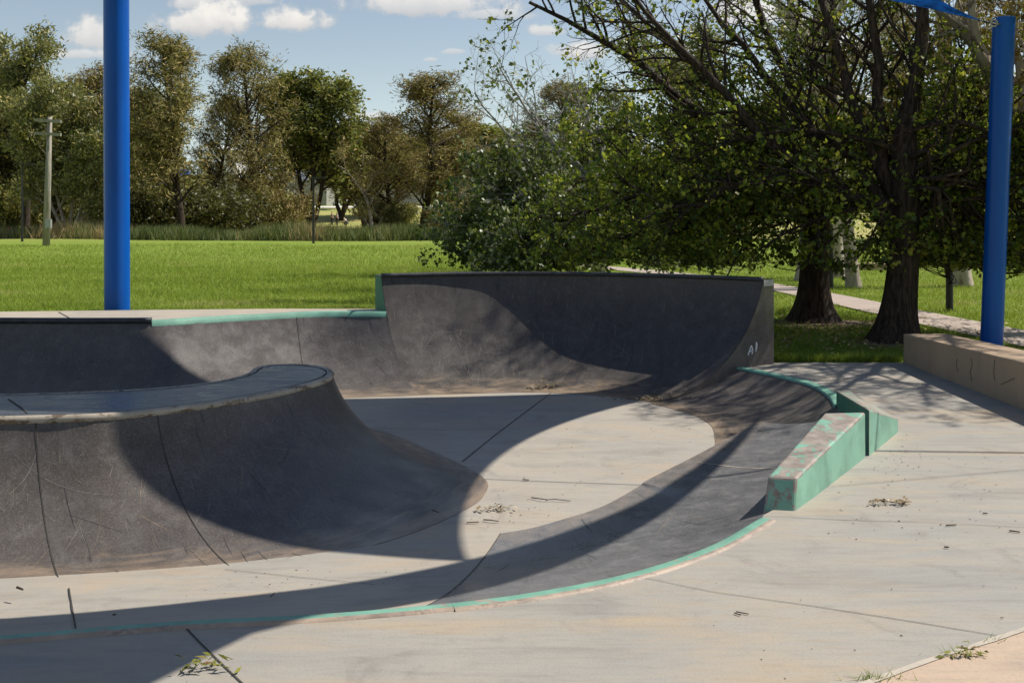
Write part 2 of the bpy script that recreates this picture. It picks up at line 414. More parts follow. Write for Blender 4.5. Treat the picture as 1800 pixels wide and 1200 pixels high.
w = bpy.data.worlds.new('World'); S.world = w; w.use_nodes = True
t = NT(w.node_tree); bg = t.n['Background']
sky = t.node('ShaderNodeTexSky', sky_type='NISHITA', sun_disc=False, sun_elevation=EL, sun_rotation=math.pi / 2 - AZ, altitude=300, air_density=1.0, dust_density=0.6, ozone_density=1.5)
d = t.node('ShaderNodeTexCoord').outputs['Generated']
sp = t.node('ShaderNodeSeparateXYZ', i_0=d)
yy = t.math('MAXIMUM', sp.outputs[1], 0.02)
u = t.math('DIVIDE', sp.outputs[0], yy); v = t.math('DIVIDE', sp.outputs[2], yy)
uvw = t.node('ShaderNodeCombineXYZ'); t.set(uvw.inputs[0], u); t.set(uvw.inputs[1], v)
cn = t.noise(uvw.outputs[0], 16, 6, 0.62)
cn2 = t.noise(uvw.outputs[0], 55, 3, 0.6)
cloud = None; shade = None
for (cx, cy, a, bb, k) in ((515, 40, 76, 36, 1.0), (350, 42, 100, 46, 1.0), (330, 8, 60, 26, 0.8), (165, 66, 66, 46, 0.9), (150, 97, 95, 16, 0.75), (760, 10, 190, 34, 0.85), (860, 26, 90, 20, 0.7),
                          (965, 56, 40, 15, 0.8), (1010, 92, 62, 24, 0.9), (800, 92, 24, 7, 0.55), (756, 106, 14, 5, 0.5), (847, 90, 14, 6, 0.5), (1330, 30, 110, 40, 0.9), (1480, 80, 90, 40, 0.8), (650, 208, 60, 12, 0.7), (420, 4, 80, 12, 0.6), (1200, 90, 70, 22, 0.6)):
    du = t.math('DIVIDE', t.math('SUBTRACT', u, (cx - 900) / F), a / F)
    dv0 = t.math('DIVIDE', t.math('SUBTRACT', v, (YH - cy) / F), bb / F)
    # flatter base than top
    dv = t.math('MULTIPLY', dv0, t.mapr(dv0, -0.3, 0.1, 1.6, 1.0))
    r = t.math('SQRT', t.math('ADD', t.math('MULTIPLY', du, du), t.math('MULTIPLY', dv, dv)))
    e = t.math('SUBTRACT', 1.0, r)
    q = t.math('ADD', e, t.math('ADD', t.math('MULTIPLY', t.math('SUBTRACT', cn, 0.5), 2.6), t.math('MULTIPLY', t.math('SUBTRACT', cn2, 0.5), 0.7)))
    q = t.math('MULTIPLY', t.mapr(q, -0.02, 0.55), k)
    q = t.math('MULTIPLY', q, t.mapr(e, -0.75, -0.2))
    s_ = t.math('MULTIPLY', q, t.mapr(dv0, -0.7, 0.5))
    cloud = q if cloud is None else t.math('MAXIMUM', cloud, q)
    shade = s_ if shade is None else t.math('MAXIMUM', shade, s_)
front = t.math('GREATER_THAN', sp.outputs[1], 0.05)
cloud = t.math('MULTIPLY', cloud, front)
lit = t.math('MULTIPLY', shade, t.mapr(cn2, 0.3, 0.7, 0.75, 1.1))
ccol = t.mix(lit, (5.6, 5.5, 5.5), (9.0, 8.6, 8.0))
SKYS = 0.08
lum = t.node('ShaderNodeRGBToBW', i_0=sky.outputs[0]).outputs[0]
skyc = t.mix(0.25, sky.outputs[0], t.mix(1.0, lum, (1.0, 1.0, 1.0), 'MULTIPLY'))
skyc = t.mix(t.mapr(v, 0.16, -0.02, 0, 0.75), skyc, (4.6, 6.1, 7.3))
skyc = t.mix(1.0, skyc, (1.24, 1.20, 1.12), 'MULTIPLY')
t.set(bg.inputs[0], t.mix(t.math('MULTIPLY', cloud, 0.9), skyc, ccol)); bg.inputs[1].default_value = SKYS

cam = bpy.data.cameras.new('camera'); cam.lens = 36; cam.sensor_width = 36; cam.sensor_fit = 'HORIZONTAL'
cam.shift_y = -(600 - YH) / 1800.0; cam.clip_end = 3000; cam.clip_start = 0.05
co = bpy.data.objects.new('camera', cam); co.location = (0, 0, H); co.rotation_euler = (math.pi / 2, 0, 0); COL.objects.link(co)
S.camera = co
S.view_settings.view_transform = 'Standard'; S.view_settings.look = 'None'; S.view_settings.exposure = 0.45; S.view_settings.gamma = 1.0
S.render.engine = 'CYCLES'
S.cycles.max_bounces = 6; S.cycles.diffuse_bounces = 3; S.cycles.glossy_bounces = 3; S.cycles.transmission_bounces = 4
S.cycles.use_denoising = True

# ================================================================== THE SKATE PARK
ZF, ZB, ZI, ZQ = -0.32, 0.65, 0.50, 1.14      # floor, back deck, island top, quarter pipe top

def loft(name, tops, toes, mat, parent, A=70.0, nu=90, nv=26, toe_lift=0.004, lin=0.0):
    """concave transition: top edge to toe edge, arc tangent to the floor"""
    Tt = catmull(np.hstack([np.asarray(tops, float), np.asarray(toes, float)]), nu)
    T, B = Tt[:, :3], Tt[:, 3:].copy(); B[:, 2] += toe_lift
    A = np.asarray(A, float)
    Au = np.interp(np.linspace(0, 1, nu), np.linspace(0, 1, A.size), A.ravel())
    along = np.concatenate([[0], np.cumsum(np.linalg.norm(np.diff((T + B) / 2, axis=0), axis=1))])
    vs = np.zeros((nu, nv, 3)); uv = np.zeros((nu, nv, 2)); fr = np.zeros((nu, nv))
    for i in range(nu):
        a0 = math.radians(Au[i]); a = a0 * (1 - np.linspace(0, 1, nv))
        h = np.sin(a) / math.sin(a0); z = (1 - np.cos(a)) / (1 - math.cos(a0))
        if lin: z = z * (1 - lin) + h * lin
        vs[i, :, 0] = B[i, 0] + (T[i, 0] - B[i, 0]) * h
        vs[i, :, 1] = B[i, 1] + (T[i, 1] - B[i, 1]) * h
        vs[i, :, 2] = B[i, 2] + (T[i, 2] - B[i, 2]) * z
        dl = np.linalg.norm(np.diff(vs[i], axis=0), axis=1); L = np.concatenate([[0], np.cumsum(dl)])
        uv[i, :, 0] = along[i]; uv[i, :, 1] = L; fr[i] = L / L[-1]
    idx = np.arange(nu * nv).reshape(nu, nv)
    f = np.stack([idx[:-1, :-1], idx[:-1, 1:], idx[1:, 1:], idx[1:, :-1]], -1).reshape(-1, 4)
    o = mesh_obj(name, vs.reshape(-1, 3), f, mat, parent, True, uv.reshape(-1, 2), attr=fr.ravel())
    return o, vs

def poly_sheet(name, loop, mat, parent=None, extra=None):
    v = [Vector(p) for p in loop]
    tris = tessellate_polygon([v])
    vs = [tuple(p) for p in loop]; fs = []
    for tr in tris:
        a, b, c = (v[i] for i in tr)
        fs.append(tr if (b - a).cross(c - a).z > 0 else tuple(reversed(tr)))
    return mesh_obj(name, vs, fs, mat, parent)

def seam(vs, iu, mb, w=0.011, mi=0, lift=0.004, wob=0.0, jv=(0, None)):
    """a joint line that runs down a loft at station iu"""
    pts = vs[iu][jv[0]:jv[1]]
    nb = vs[min(iu + 1, len(vs) - 1)][jv[0]:jv[1]] - vs[max(iu - 1, 0)][jv[0]:jv[1]]
    vv = []
    for k, (p, d) in enumerate(zip(pts, nb)):
        d = d / (np.linalg.norm(d) + 1e-9)
        tdir = pts[min(k + 1, len(pts) - 1)] - pts[max(k - 1, 0)]
        n = np.cross(d, tdir); n = n / (np.linalg.norm(n) + 1e-9)
        if n[2] < 0: n = -n
        q = p + n * lift + d * (random.uniform(-wob, wob))
        vv += [q - d * w / 2, q + d * w / 2]
    mb.add(vv, [(2 * i, 2 * i + 1, 2 * i + 3, 2 * i + 2) for i in range(len(pts) - 1)], mi)

def scuffs(o, vs, n, seed, u0=0.0, u1=1.0, v0=.08, v1=.97, wmax=.007, pale=.75, arcs=()):
    """wheel marks and board scrapes ground into the face: thin strips joined to its own mesh"""
    rg = np.random.default_rng(seed); nu, nv = vs.shape[:2]; me = o.data; off = np.array(o.parent.location)
    for m in (M['scuff'], M['scuff_tan'], M['scuff_dark']): me.materials.append(m)
    def smp(u, v):
        x = np.clip(u, 0, 1) * (nu - 1.001); y = np.clip(v, 0, 1) * (nv - 1.001); i, j = int(x), int(y); a, b = x - i, y - j
        return (vs[i, j] * (1 - a) + vs[i + 1, j] * a) * (1 - b) + (vs[i, j + 1] * (1 - a) + vs[i + 1, j + 1] * a) * b
    Lu = np.linalg.norm(np.diff(vs[:, nv // 2], axis=0), axis=1).sum(); Lv = np.linalg.norm(np.diff(vs[nu // 2], axis=0), axis=1).sum()
    jobs = list(arcs)
    for k in range(n):
        c = (rg.uniform(u0, u1), rg.uniform(v0, v1)); L = rg.exponential(.22) + .06; ang = rg.normal(math.pi / 2, .75); cur = rg.normal() * .55
        jobs.append((c, ang, min(L, 1.2), cur, rg.uniform(.0018, wmax), 0 if rg.random() < pale else (2 if rg.random() < .45 else 1)))
    bm = bmesh.new(); bm.from_mesh(me)
    for (cu, cv), ang, L, cur, w_, mi in jobs:
        pts = []; u, v = cu, cv; N = max(4, int(L / .06))
        for s_ in range(N + 1):
            pts.append(smp(u, v)); u += math.cos(ang) * L / N / Lu; v += math.sin(ang) * L / N / Lv; ang += cur * L / N
            if not (0.0 < u < 1.0 and .02 < v < .985): break
        if len(pts) < 3: continue
        row = []
        for i, p in enumerate(pts):
            d = unit_(pts[min(i + 1, len(pts) - 1)] - pts[max(i - 1, 0)]); i0 = np.argmin(((vs.reshape(-1, 3) - p) ** 2).sum(1)); a_, b_ = divmod(int(i0), nv)
            e1 = vs[min(a_ + 1, nu - 1), b_] - vs[max(a_ - 1, 0), b_]; e2 = vs[a_, min(b_ + 1, nv - 1)] - vs[a_, max(b_ - 1, 0)]; nn = unit_(np.cross(e1, e2))
            if nn[2] < 0: nn = -nn
            sd = unit_(np.cross(d, nn)) * w_ * .5 * math.sin(math.pi * (i + .35) / (len(pts) - .3)) ** .6
            q = p + nn * .0016 - off
            row.append((bm.verts.new(q - sd), bm.verts.new(q + sd)))
        for (a1, b1), (a2, b2) in zip(row[:-1], row[1:]):
            f_ = bm.faces.new((a1, b1, b2, a2)); f_.material_index = 1 + mi; f_.smooth = True
            f_.normal_update()
            if f_.normal.z < 0: f_.normal_flip()
    bm.to_mesh(me); bm.free()
def unit_(v): return v / (np.linalg.norm(v) + 1e-9)

# ---- the near, right and back edges of the bowl, as surveyed
near_edge = [(-9.5, 4.2), (-6.0, 4.5), (-4.0, 4.78), P(0, 1120)[:2], P(300, 1096)[:2], P(600, 1080)[:2], P(900, 1050)[:2], P(1100, 1012)[:2], P(1250, 962)[:2], P(1340, 912)[:2]]
near = catmull([(*p, 0.0) for p in near_edge], 70)
hip_edge = [(1.72, 7.02), (2.3, 7.75), (2.72, 8.55), (3.12, 9.6), (3.44, 10.86)]
far_edge = [(3.44, 10.86), (3.56, 11.5), (3.57, 12.15), (3.27, 12.99), (2.77, 13.82)]
far_c = catmull([(*p, 0.0) for p in far_edge], 26)

# ---- flat concrete: floor, decks
flo = mesh_obj('bowl_floor', [(-10, 4.2, ZF), (3.9, 4.2, ZF), (3.9, 14.6, ZF), (-10, 14.6, ZF)], [(0, 1, 2, 3)], M['floor'])
tag(flo, kind='structure')
mb = MB()
mb.ribbon([P(812, 812, ZF), P(870, 765, ZF), P(972, 688, ZF)], 0.012, 0.004)
mb.ribbon([P(850, 842, ZF), P(1000, 848, ZF), P(1230, 856, ZF)], 0.008, 0.004)
mb.ribbon([P(660, 752, ZF), P(760, 756, ZF), P(880, 755, ZF)], 0.006, 0.004)
tag(mb.build('floor_joint', M['joint'], flo), kind='structure')

loop = [tuple(p) for p in near] + [(p[0], p[1], 0.0) for p in hip_edge[:-1]] + [tuple(p) for p in far_c]
loop += [(2.86, 13.9, 0), (3.6, 14.0, 0), (5.62, 14.0, 0), (5.62, 8.0, 0), (9.5, 8.0, 0), (9.5, 1.5, 0), (-9.5, 1.5, 0)]
deck = tag(poly_sheet('deck', loop, M['deck']), kind='structure')
mb = MB()
def dpt(x, y): return P(x, y, 0)
mb.ribbon([dpt(326, 1103), dpt(352, 1130), dpt(395, 1172), dpt(430, 1205), dpt(470, 1240)], 0.009, 0.004)
mb.ribbon([dpt(1115, 1012), dpt(1250, 1040), dpt(1420, 1064), dpt(1600, 1092), dpt(1780, 1122)], 0.004, 0.004, jit=0.3)
mb.ribbon([dpt(1340, 907), dpt(1500, 915), dpt(1640, 919), dpt(1800, 927)], 0.003, 0.004, jit=0.3)
mb.ribbon([dpt(1452, 683), dpt(1478, 708)], 0.012, 0.004)
tag(mb.build('deck_joint', M['joint'], deck), kind='structure')
# the tan path in the near right corner, with its raised edging strip
edge = [dpt(1380, 1250), dpt(1530, 1200), dpt(1640, 1160), dpt(1740, 1128), dpt(1800, 1108)]
edge = [tuple(p) for p in catmull(edge, 14)] + [(3.4, 5.6, 0), (5.2, 6.6, 0), (9.4, 7.6, 0)]
path0 = poly_sheet('tan_path', [(p[0], p[1], 0.005) for p in edge] + [(9.4, 1.6, 0.005), (1.2, 1.6, 0.005)], M['pink'])
tag(path0, kind='structure')
mb = MB(); mb.ribbon(edge, 0.035, 0.009, jit=0.25)
tag(mb.build('edging_strip', light_concrete('edging concrete', (0.52, 0.45, 0.36), (0.45, 0.4, 0.33)), path0), kind='structure')

# back deck, raised
back_edge = [(-10.0, 13.2), (-6.6, 13.18), (-5.2, 13.16), (-4.66, 13.2), (-4.1, 13.55), P(455, 554, ZB)[:2], (-2.72, 14.31), (-1.758, 14.338)]
back_c = catmull([(*p, ZB) for p in back_edge], 60)
bloop = [tuple(p) for p in back_c] + [(-1.79, 14.75, ZB), (-1.97, 14.84, ZB), (-3.4, 14.88, ZB), (-5.0, 14.72, ZB), (-7.2, 14.45, ZB), (-10.0, 14.3, ZB)]
bdeck = tag(poly_sheet('back_deck', bloop, M['backdeck']), kind='structure')
mb = MB(); 
mb.ribbon([P(103, 548.5, ZB), P(131, 564, ZB)], 0.02, 0.004)
tag(mb.build('deck_joint', M['joint'], bdeck), kind='structure')
# outer face of the raised deck above the lawn
mb = MB()
ol = bloop[60:]
for a, b_ in zip(ol[:-1], ol[1:]):
    mb.add([(a[0], a[1], ZB - .002), (b_[0], b_[1], ZB - .002), (b_[0], b_[1], -0.6), (a[0], a[1], -0.6)], [(0, 1, 2, 3)])
tag(mb.build('deck_edge', M['backdeck'], bdeck), kind='structure')

# ---- near banks
light_bank = empty('light_bank', (-3, 5.5, 0), 'pale concrete roll-in slope under the near edge, left of the dark bank', 'skate bank')
n0 = [p for p in near if p[0] < -0.40]
sel = [n0[i] for i in range(0, len(n0), 5)] + [n0[-1]]
tops = [(p[0], p[1] + 0.0, -0.004) for p in sel]
toes = [(p[0] * 0.88 + 0.22, p[1] + 2.15, ZF) for p in sel]
toes[-1] = (-0.085, 7.63, ZF)
_, lv = loft('slope', tops, toes, M['floor'], light_bank, 24, 160, 61)
def drape(vs, pts, mb, w, lift=.005):
    """a joint line laid on a loft through surveyed points"""
    g = vs.reshape(-1, 3); gx, gy = 900 + F * g[:, 0] / g[:, 1], YH + F * (H - g[:, 2]) / g[:, 1]; out = []
    for x, y in pts:
        dd = np.hypot(gx - x, gy - y); i = np.argsort(dd)[:4]; wt = 1 / (dd[i] + .5); z = (g[i, 2] * wt).sum() / wt.sum()
        out.append(P(x, y, z))
    mb.ribbon(out, w, lift)
mb = MB(); drape(lv, [(121, 1034), (125, 1058), (129, 1082), (133, 1106)], mb, .009)
mb.build('joint', M['joint'], light_bank); mb = MB(); drape(lv, [(395, 1001), (480, 1010), (560, 1018), (660, 1028)], mb, .004); mb.build('joint', M['joint'], light_bank)
mb.build('joint', M['joint'], light_bank)

side_bank = empty('side_bank', (1.2, 7.5, -0.2), 'smooth dark grey bank rising to the right under the green ledge', 'skate bank')
tops = [n0[-1], (0, 5.53, 0), (.65, 5.87, 0), (1.24, 6.36, 0), (1.72, 7.0, 0), (2.3, 7.75, 0), (2.72, 8.55, 0), (2.98, 9.35, 0), P(1446, 738, 0.0)]
tops = [(p[0], p[1], p[2] - 0.004) for p in tops]
toes = [(-0.085, 7.63, ZF), (.12, 7.74, ZF), (.40, 7.98, ZF), (.74, 8.33, ZF), (1.08, 8.88, ZF), P(1140, 843, ZF + .04), P(1215, 805, ZF + .09), P(1285, 768, ZF + .14), P(1337, 741, ZF + .20)]
bo, bv = loft('slope', tops, toes, M['dark_bank'], side_bank, [22, 22, 22, 24, 26, 30, 30, 30, 30], 90, 24)
scuffs(bo, bv, 36, 6, wmax=.005, pale=.5)
mb = MB()
lastr = bv[-1]; mb.add([tuple(p) for p in lastr] + [tuple(p - np.array((0, -.01, .3))) for p in lastr], [(i, i + 1, 24 + i + 1, 24 + i) for i in range(23)])
te = bv[40:, -1, :]; nn = len(te); mb.add([tuple(p) for p in te] + [tuple(p - np.array((-.02, 0, .3))) for p in te], [(i, i + 1, nn + i + 1, nn + i) for i in range(nn - 1)])
mb.build('back_edge', M['dark_bank'], side_bank)
mb = MB(); seam(bv, 0, mb, 0.007)
mb.build('joint', M['joint'], side_bank)
mb = MB(); seam(bv, 64, mb, 0.016, 0, 0.004, 0.006, (2, 22)); mb.build('sealed_joint', M['seal'], side_bank)

far_bank = empty('far_bank', (3.0, 12.0, -0.1), 'dark curved bank with a green lip on the far right of the bowl', 'skate bank')
tops = [(3.12, 9.6, 0), (3.44, 10.86, 0), (3.56, 11.5, 0), (3.57, 12.15, 0), (3.27, 12.99, 0), (2.77, 13.82, 0)]
tops = [(p[0], p[1], -0.004) for p in tops]
toes = [(1.95, 10.0, ZF), (2.13, 10.75, ZF), (2.22, 11.4, ZF), (2.16, 11.9, ZF), (1.98, 12.3, ZF), (1.72, 12.75, ZF)]
fo, fv = loft('slope', tops, toes, M['dark'], far_bank, [50, 50, 52, 55, 55, 50], 70, 22)
scuffs(fo, fv, 60, 5, wmax=.006, pale=.4)

# ---- lips: green line and worn tan line along the coping, each a raised strip
def lip(name, pts, w_green, w_tan, mats, parent, th=0.012, drop=0.03):
    """bevelled lip along the edge; left of travel is the inside of the bowl"""
    pts = np.asarray(pts); n = len(pts); vs = []; fs = []; fm = []
    sg = 1 if w_green > 0 else -1
    w_green = abs(w_green)
    for i in range(n):
        d = pts[min(i + 1, n - 1)] - pts[max(i - 1, 0)]; d[2] = 0; d = d / np.linalg.norm(d)
        nl = np.array((-d[1], d[0], 0)) * sg
        p = pts[i]
        vs += [p + nl * 0.03 + (0, 0, -drop - 0.012), p + nl * 0.014 + (0, 0, th * 0.4), p + (0, 0, th), p - nl * w_green + (0, 0, th), p - nl * (w_green + w_tan) + (0, 0, th * .7), p - nl * (w_green + w_tan + .008) + (0, 0, -0.01)]
    for i in range(n - 1):
        for k in range(5):
            q = (i * 6 + k, (i + 1) * 6 + k, (i + 1) * 6 + k + 1, i * 6 + k + 1)
            fs.append(q if sg > 0 else q[::-1]); fm.append(0 if k < 3 else 1)
    return mesh_obj(name, np.array(vs), np.array(fs), mats, parent, False, fmat=fm)
k = [i for i in range(len(near)) if near[i][0] < -0.39]
lip('coping_lip', near[:k[-1] + 2], 0.05, 0.03, [M['green_edge'], M['tan_edge']], light_bank)
lip('coping_lip', near[k[-1] + 1:], 0.06, 0.032, [M['green_edge'], M['tan_edge']], side_bank)
lip('coping_lip', catmull([(*p, 0.0) for p in far_edge[:-1]] + [(2.74, 13.86, 0)], 30), 0.10, 0.004, [M['green'], M['green']], far_bank, 0.012, 0.05)

# ---- big quarter pipe
qp = empty('quarter_pipe', (0.8, 14.6, 0), 'tall dark curved quarter pipe standing above the lawn at the back', 'quarter pipe')
q_top = [(-1.85, 14.50), (-.84, 14.83), (0, 14.95), (.84, 14.90), (1.7, 14.66), (2.4, 14.36), (2.9, 14.07), (3.2, 13.86), (3.36, 13.72)]
q_toe = [(-1.18, 13.32), (-.5, 13.42), (.1, 13.50), (.6, 13.44), (1.08, 13.28), (1.45, 13.05), (1.62, 12.92), (1.70, 12.85), (1.74, 12.78)]
qo, qv = loft('riding_face', [(*p, ZQ) for p in q_top], [(*p, ZF) for p in q_toe], M['dark_wall'], qp, [62, 63, 66, 75, 84, 86, 84, 82, 78], 110, 40)
scuffs(qo, qv, 170, 7, .02, .75, .25, .97, .006, .7)
scuffs(qo, qv, 40, 17, .1, .35, .3, .6, .006, .9)
ctop = qv[:, 0, :]
mb = MB(); mb.tube([c + np.array((0, -0.012, 0.016)) for c in ctop[::3]] + [ctop[-1] + np.array((0, -0.012, 0.016))], 0.03, 10)
mb.build('coping', M['steel_dark'], qp, True)
# body: top, back and outer edge
back_pts = []
for i in range(len(ctop)):
    d = ctop[min(i + 1, len(ctop) - 1)] - ctop[max(i - 1, 0)]; d = d / np.linalg.norm(d)
    nrm = np.array((-d[1], d[0], 0)); back_pts.append(ctop[i] + nrm * 0.2)
back_pts = np.array(back_pts); back_pts[0] = (-1.98, 14.82, ZQ); back_pts[-1] = (3.535, 13.9, ZQ)
vs = []; fs = []
for a, b_ in zip(ctop, back_pts): vs += [tuple(a + (0, 0, .012)), tuple(b_ + (0, 0, .012)), (b_[0], b_[1], -0.7)]
for i in range(len(ctop) - 1):
    for kk in range(2): fs.append((3 * i + kk, 3 * i + 3 + kk, 3 * i + 4 + kk, 3 * i + 1 + kk))
mesh_obj('back_wall', vs, fs, M['dark'], qp)
def end_wall(name, prof, outer, mat, off):
    pr = [tuple(p + off) for p in prof]
    lp = pr + [(outer[0], outer[1], pr[-1][2] - .2), (outer[0], outer[1], ZQ + .012)]
    c = [Vector(p) for p in lp]
    tris = tessellate_polygon([[Vector((p.x + p.y * 0.13, p.z, 0)) for p in c]])
    return mesh_obj(name, lp, [tuple(x) for x in tris], mat, qp)
end_wall('side_wall', qv[-1], (3.545, 13.86), M['dark'], np.array((0.004, -0.004, 0)))
end_wall('end_wall', qv[0][:11], (-1.98, 14.82), M['green_shaded'], np.array((-0.004, 0.0, 0)))
mb = MB()   # bolted steel end plate with scrawled marks
mb.box((3.45, 13.775, ZQ - .035), (.2, .012, .085), .65)
pl = mb.build('end_plate', M['grey_metal'], qp)
mb = MB()
for x0, strokes in ((3.435, ((0, 0, 0, .05), (.006, .025, .022, .05), (.006, .025, .022, 0))), (3.465, ((0, 0, 0, .045), (0, .045, .02, .04), (.02, .04, .02, .004), (.02, .004, 0, 0))), (3.495, ((.02, .05, 0, .035), (0, .035, .02, .018), (.02, .018, 0, 0))), (3.522, ((.008, 0, .008, .05),))):
    for a in strokes:
        yq = lambda xx: 13.762 + (xx - 3.45) * .75
        mb.tube([(x0 + a[0], yq(x0 + a[0]), ZQ - .062 + a[1]), (x0 + a[2], yq(x0 + a[2]), ZQ - .062 + a[3])], 0.0042, 4)
mb.build('marks', M['black_metal'], pl)
for bx in (3.39, 3.53):
    mb = MB(); mb.tube([(bx, yq(bx), ZQ - .035), (bx, yq(bx) - .008, ZQ - .035)], 0.008, 8); mb.build('bolt', M['black_metal'], pl)
mb = MB()   # sprayed white letter shapes on the side wall
def sw(x, y): 
    Y = 13.5 ; p = at(x, y, Y); return p
for a in (((1315, 624), (1318, 614), (1321, 607)), ((1321, 607), (1323, 616), (1322, 622)), ((1316, 619), (1324, 614)), ((1329.5, 601), (1329, 610), (1328.5, 618)), ((1330.5, 603), (1330, 614))):
    mb.tube([sw(*p) for p in a], 0.007, 5)
mb.build('sprayed_letters', M['white_paint'], qp)

# ---- back bank, low with a green lip, steel coping further left
bb = empty('back_bank', (-4, 13.2, 0.2), 'long dark bank below the raised back deck, scratched and shiny', 'skate bank')
st = [back_c[i] for i in range(0, 59, 2)] + [back_c[-1]]
toes = []
for p in st:
    if p[0] < -4.8: toes.append((p[0] + 0.1, p[1] - 1.35, ZF))
    else:
        f_ = (p[0] + 4.8) / 3.05
        toes.append((p[0] + 0.35 + 0.22 * f_, p[1] - 1.35 + 0.2 * f_, ZF))
tq = np.array(toes); xe = np.array([p[0] for p in st]); wq = np.clip((xe + 2.9) / 1.15, 0, 1) ** 1.5
toes = [tuple(np.array(p) * (1 - q_) + (np.array((-1.18, 13.32, ZF)) + np.array((x_ + 1.758, (x_ + 1.758) * .12, 0)) * .55) * q_) for p, q_, x_ in zip(toes, wq, xe)]
ko, kv = loft('slope', [(p[0], p[1], ZB - .004) for p in st], toes, M['dark'], bb, [72, 72, 70, 64, 58, 53, 49.6], 110, 34)
scuffs(ko, kv, 110, 8, .45, .99, .1, .97, .006, .8)
gi = int(np.argmin(abs(back_c[:, 0] + 4.62)))
lip('coping_lip', back_c[gi:], -0.09, 0.01, [M['green'], M['green']], bb, 0.012, 0.05)
mb = MB(); mb.tube([p + np.array((0, 0, .012)) for p in back_c[:gi + 1]], 0.04, 10)
mb.build('coping', M['steel_dark'], bb, True)
mb = MB()
for xx in (-2.9,):
    seam(kv, int(np.argmin(abs(kv[:, 5, 0] - xx))), mb, 0.007)
mb.build('joint', M['joint'], bb)

# ---- the island
isl = empty('skate_island', (-2.8, 9.0, 0), 'long dark skate island with a rounded nose and metal coping in the bowl', 'skate island')
top_f = [(-9.5, 7.55), (-6.0, 7.62), (-4.6, 7.7), P(40, 735.5, ZI)[:2], P(180, 731, ZI)[:2], P(300, 719.5, ZI)[:2], P(430, 701, ZI)[:2], P(520, 682.5, ZI)[:2], P(566, 669, ZI)[:2], P(583, 660, ZI)[:2], (-1.81, 10.14), (-2.0, 10.36), (-2.27, 10.45), (-2.5, 10.36), (-2.57, 10.2)]
toe_f = [(-9.5, 6.2), (-6.0, 6.3), (-4.2, 6.45), (-3.05, 6.62), (-2.35, 6.76), (-1.75, 6.92), (-1.05, 7.32), (-.52, 7.98), (-.24, 8.62), (-.25, 9.2), (-.75, 10.15), (-1.55, 11.3), (-2.5, 11.75), (-3.2, 11.5), (-3.5, 11.0)]
NU = 150
io, iv = loft('riding_face', [(*p, ZI) for p in top_f], [(*p, ZF) for p in toe_f], M['dark_island'], isl, [72, 72, 72, 72, 70, 72, 76, 76, 76, 76, 76], NU, 40)
scuffs(io, iv, 150, 9, .30, .78, .1, .97, .006, .7, arcs=[((.418, .93), -1.75, .62, .9, .022, 0), ((.43, .95), -1.5, .5, .5, .012, 0), ((.50, .86), -.6, .42, .2, .035, 0), ((.47, .72), .5, .75, .1, .012, 0), ((.55, .3), 1.9, .5, .3, .008, 2)])
in_c = [(-2.57, 10.2), (-2.54, 9.98), (-2.55, 9.78), (-2.70, 9.42), (-3.05, 9.10), (-3.7, 8.86), (-4.4, 8.74), (-6.0, 8.6), (-9.5, 8.5)]
in_toe = [(-3.5, 11.0), (-3.55, 10.6), (-3.6, 10.4), (-3.7, 10.3), (-3.9, 10.15), (-4.2, 10.05), (-4.8, 10.0), (-6.2, 9.9), (-9.5, 9.8)]
_, iv2 = loft('pocket_face', [(*p, ZI) for p in in_c], [(*p, ZF) for p in in_toe], M['dark_island'], isl, 76, 80, 20)
rim = np.vstack([iv[:, 0, :], iv2[1:, 0, :]])
poly_loop = [tuple(p + (0, 0, 0.014)) for p in rim]
poly_sheet('top', poly_loop, M['island_top'], isl)
def inset(pts, dist):
    out = []
    for i in range(len(pts)):
        d = pts[min(i + 1, len(pts) - 1)] - pts[max(i - 1, 0)]; d = d / np.linalg.norm(d)
        out.append(pts[i] + np.array((-d[1], d[0], 0)) * dist)
    return out
mb = MB(); mb.ribbon([tuple(p) for p in inset(rim, 0.055)][::2], 0.014, 0.019); mb.build('rim_joint', M['joint'], isl)
mb = MB(); mb.ribbon([P(14, 701, ZI + .014), P(36, 716, ZI + .014), P(48, 726, ZI + .014)], 0.012, 0.005); mb.build('top_joint', M['joint'], isl)
out_rim = inset(rim, 0.012)
# coping: lower band of worn steel with a rounded edge
mb = MB(); mb.tube([tuple(p + np.array((0, 0, -0.012))) for p in out_rim[::2]], 0.034, 12)
mb.build('coping', M['steel_worn'], isl, True)
mb = MB()
def near_u(x, y, lo_=0, hi_=NU):
    best = None
    for i in range(lo_, hi_):
        for v_ in (3, 4, 5, 6):
            p = iv[i, v_]; 
            if p[1] < 0.5: continue
            px, py = 900 + F * p[0] / p[1], YH + F * (H - p[2]) / p[1]
            e = abs(px - x)
            if best is None or e < best[0]: best = (e, i)
    return best[1]
for x in (57, 532): seam(iv, near_u(x, 760, 20, 100), mb, 0.009 if x < 100 else 0.007)
seam(iv, near_u(300, 760, 20, 100), mb, 0.004, jv=(14, 30)); seam(iv, near_u(385, 760, 20, 100), mb, 0.006, jv=(9, 26))
mb.build('joint', M['joint'], isl)

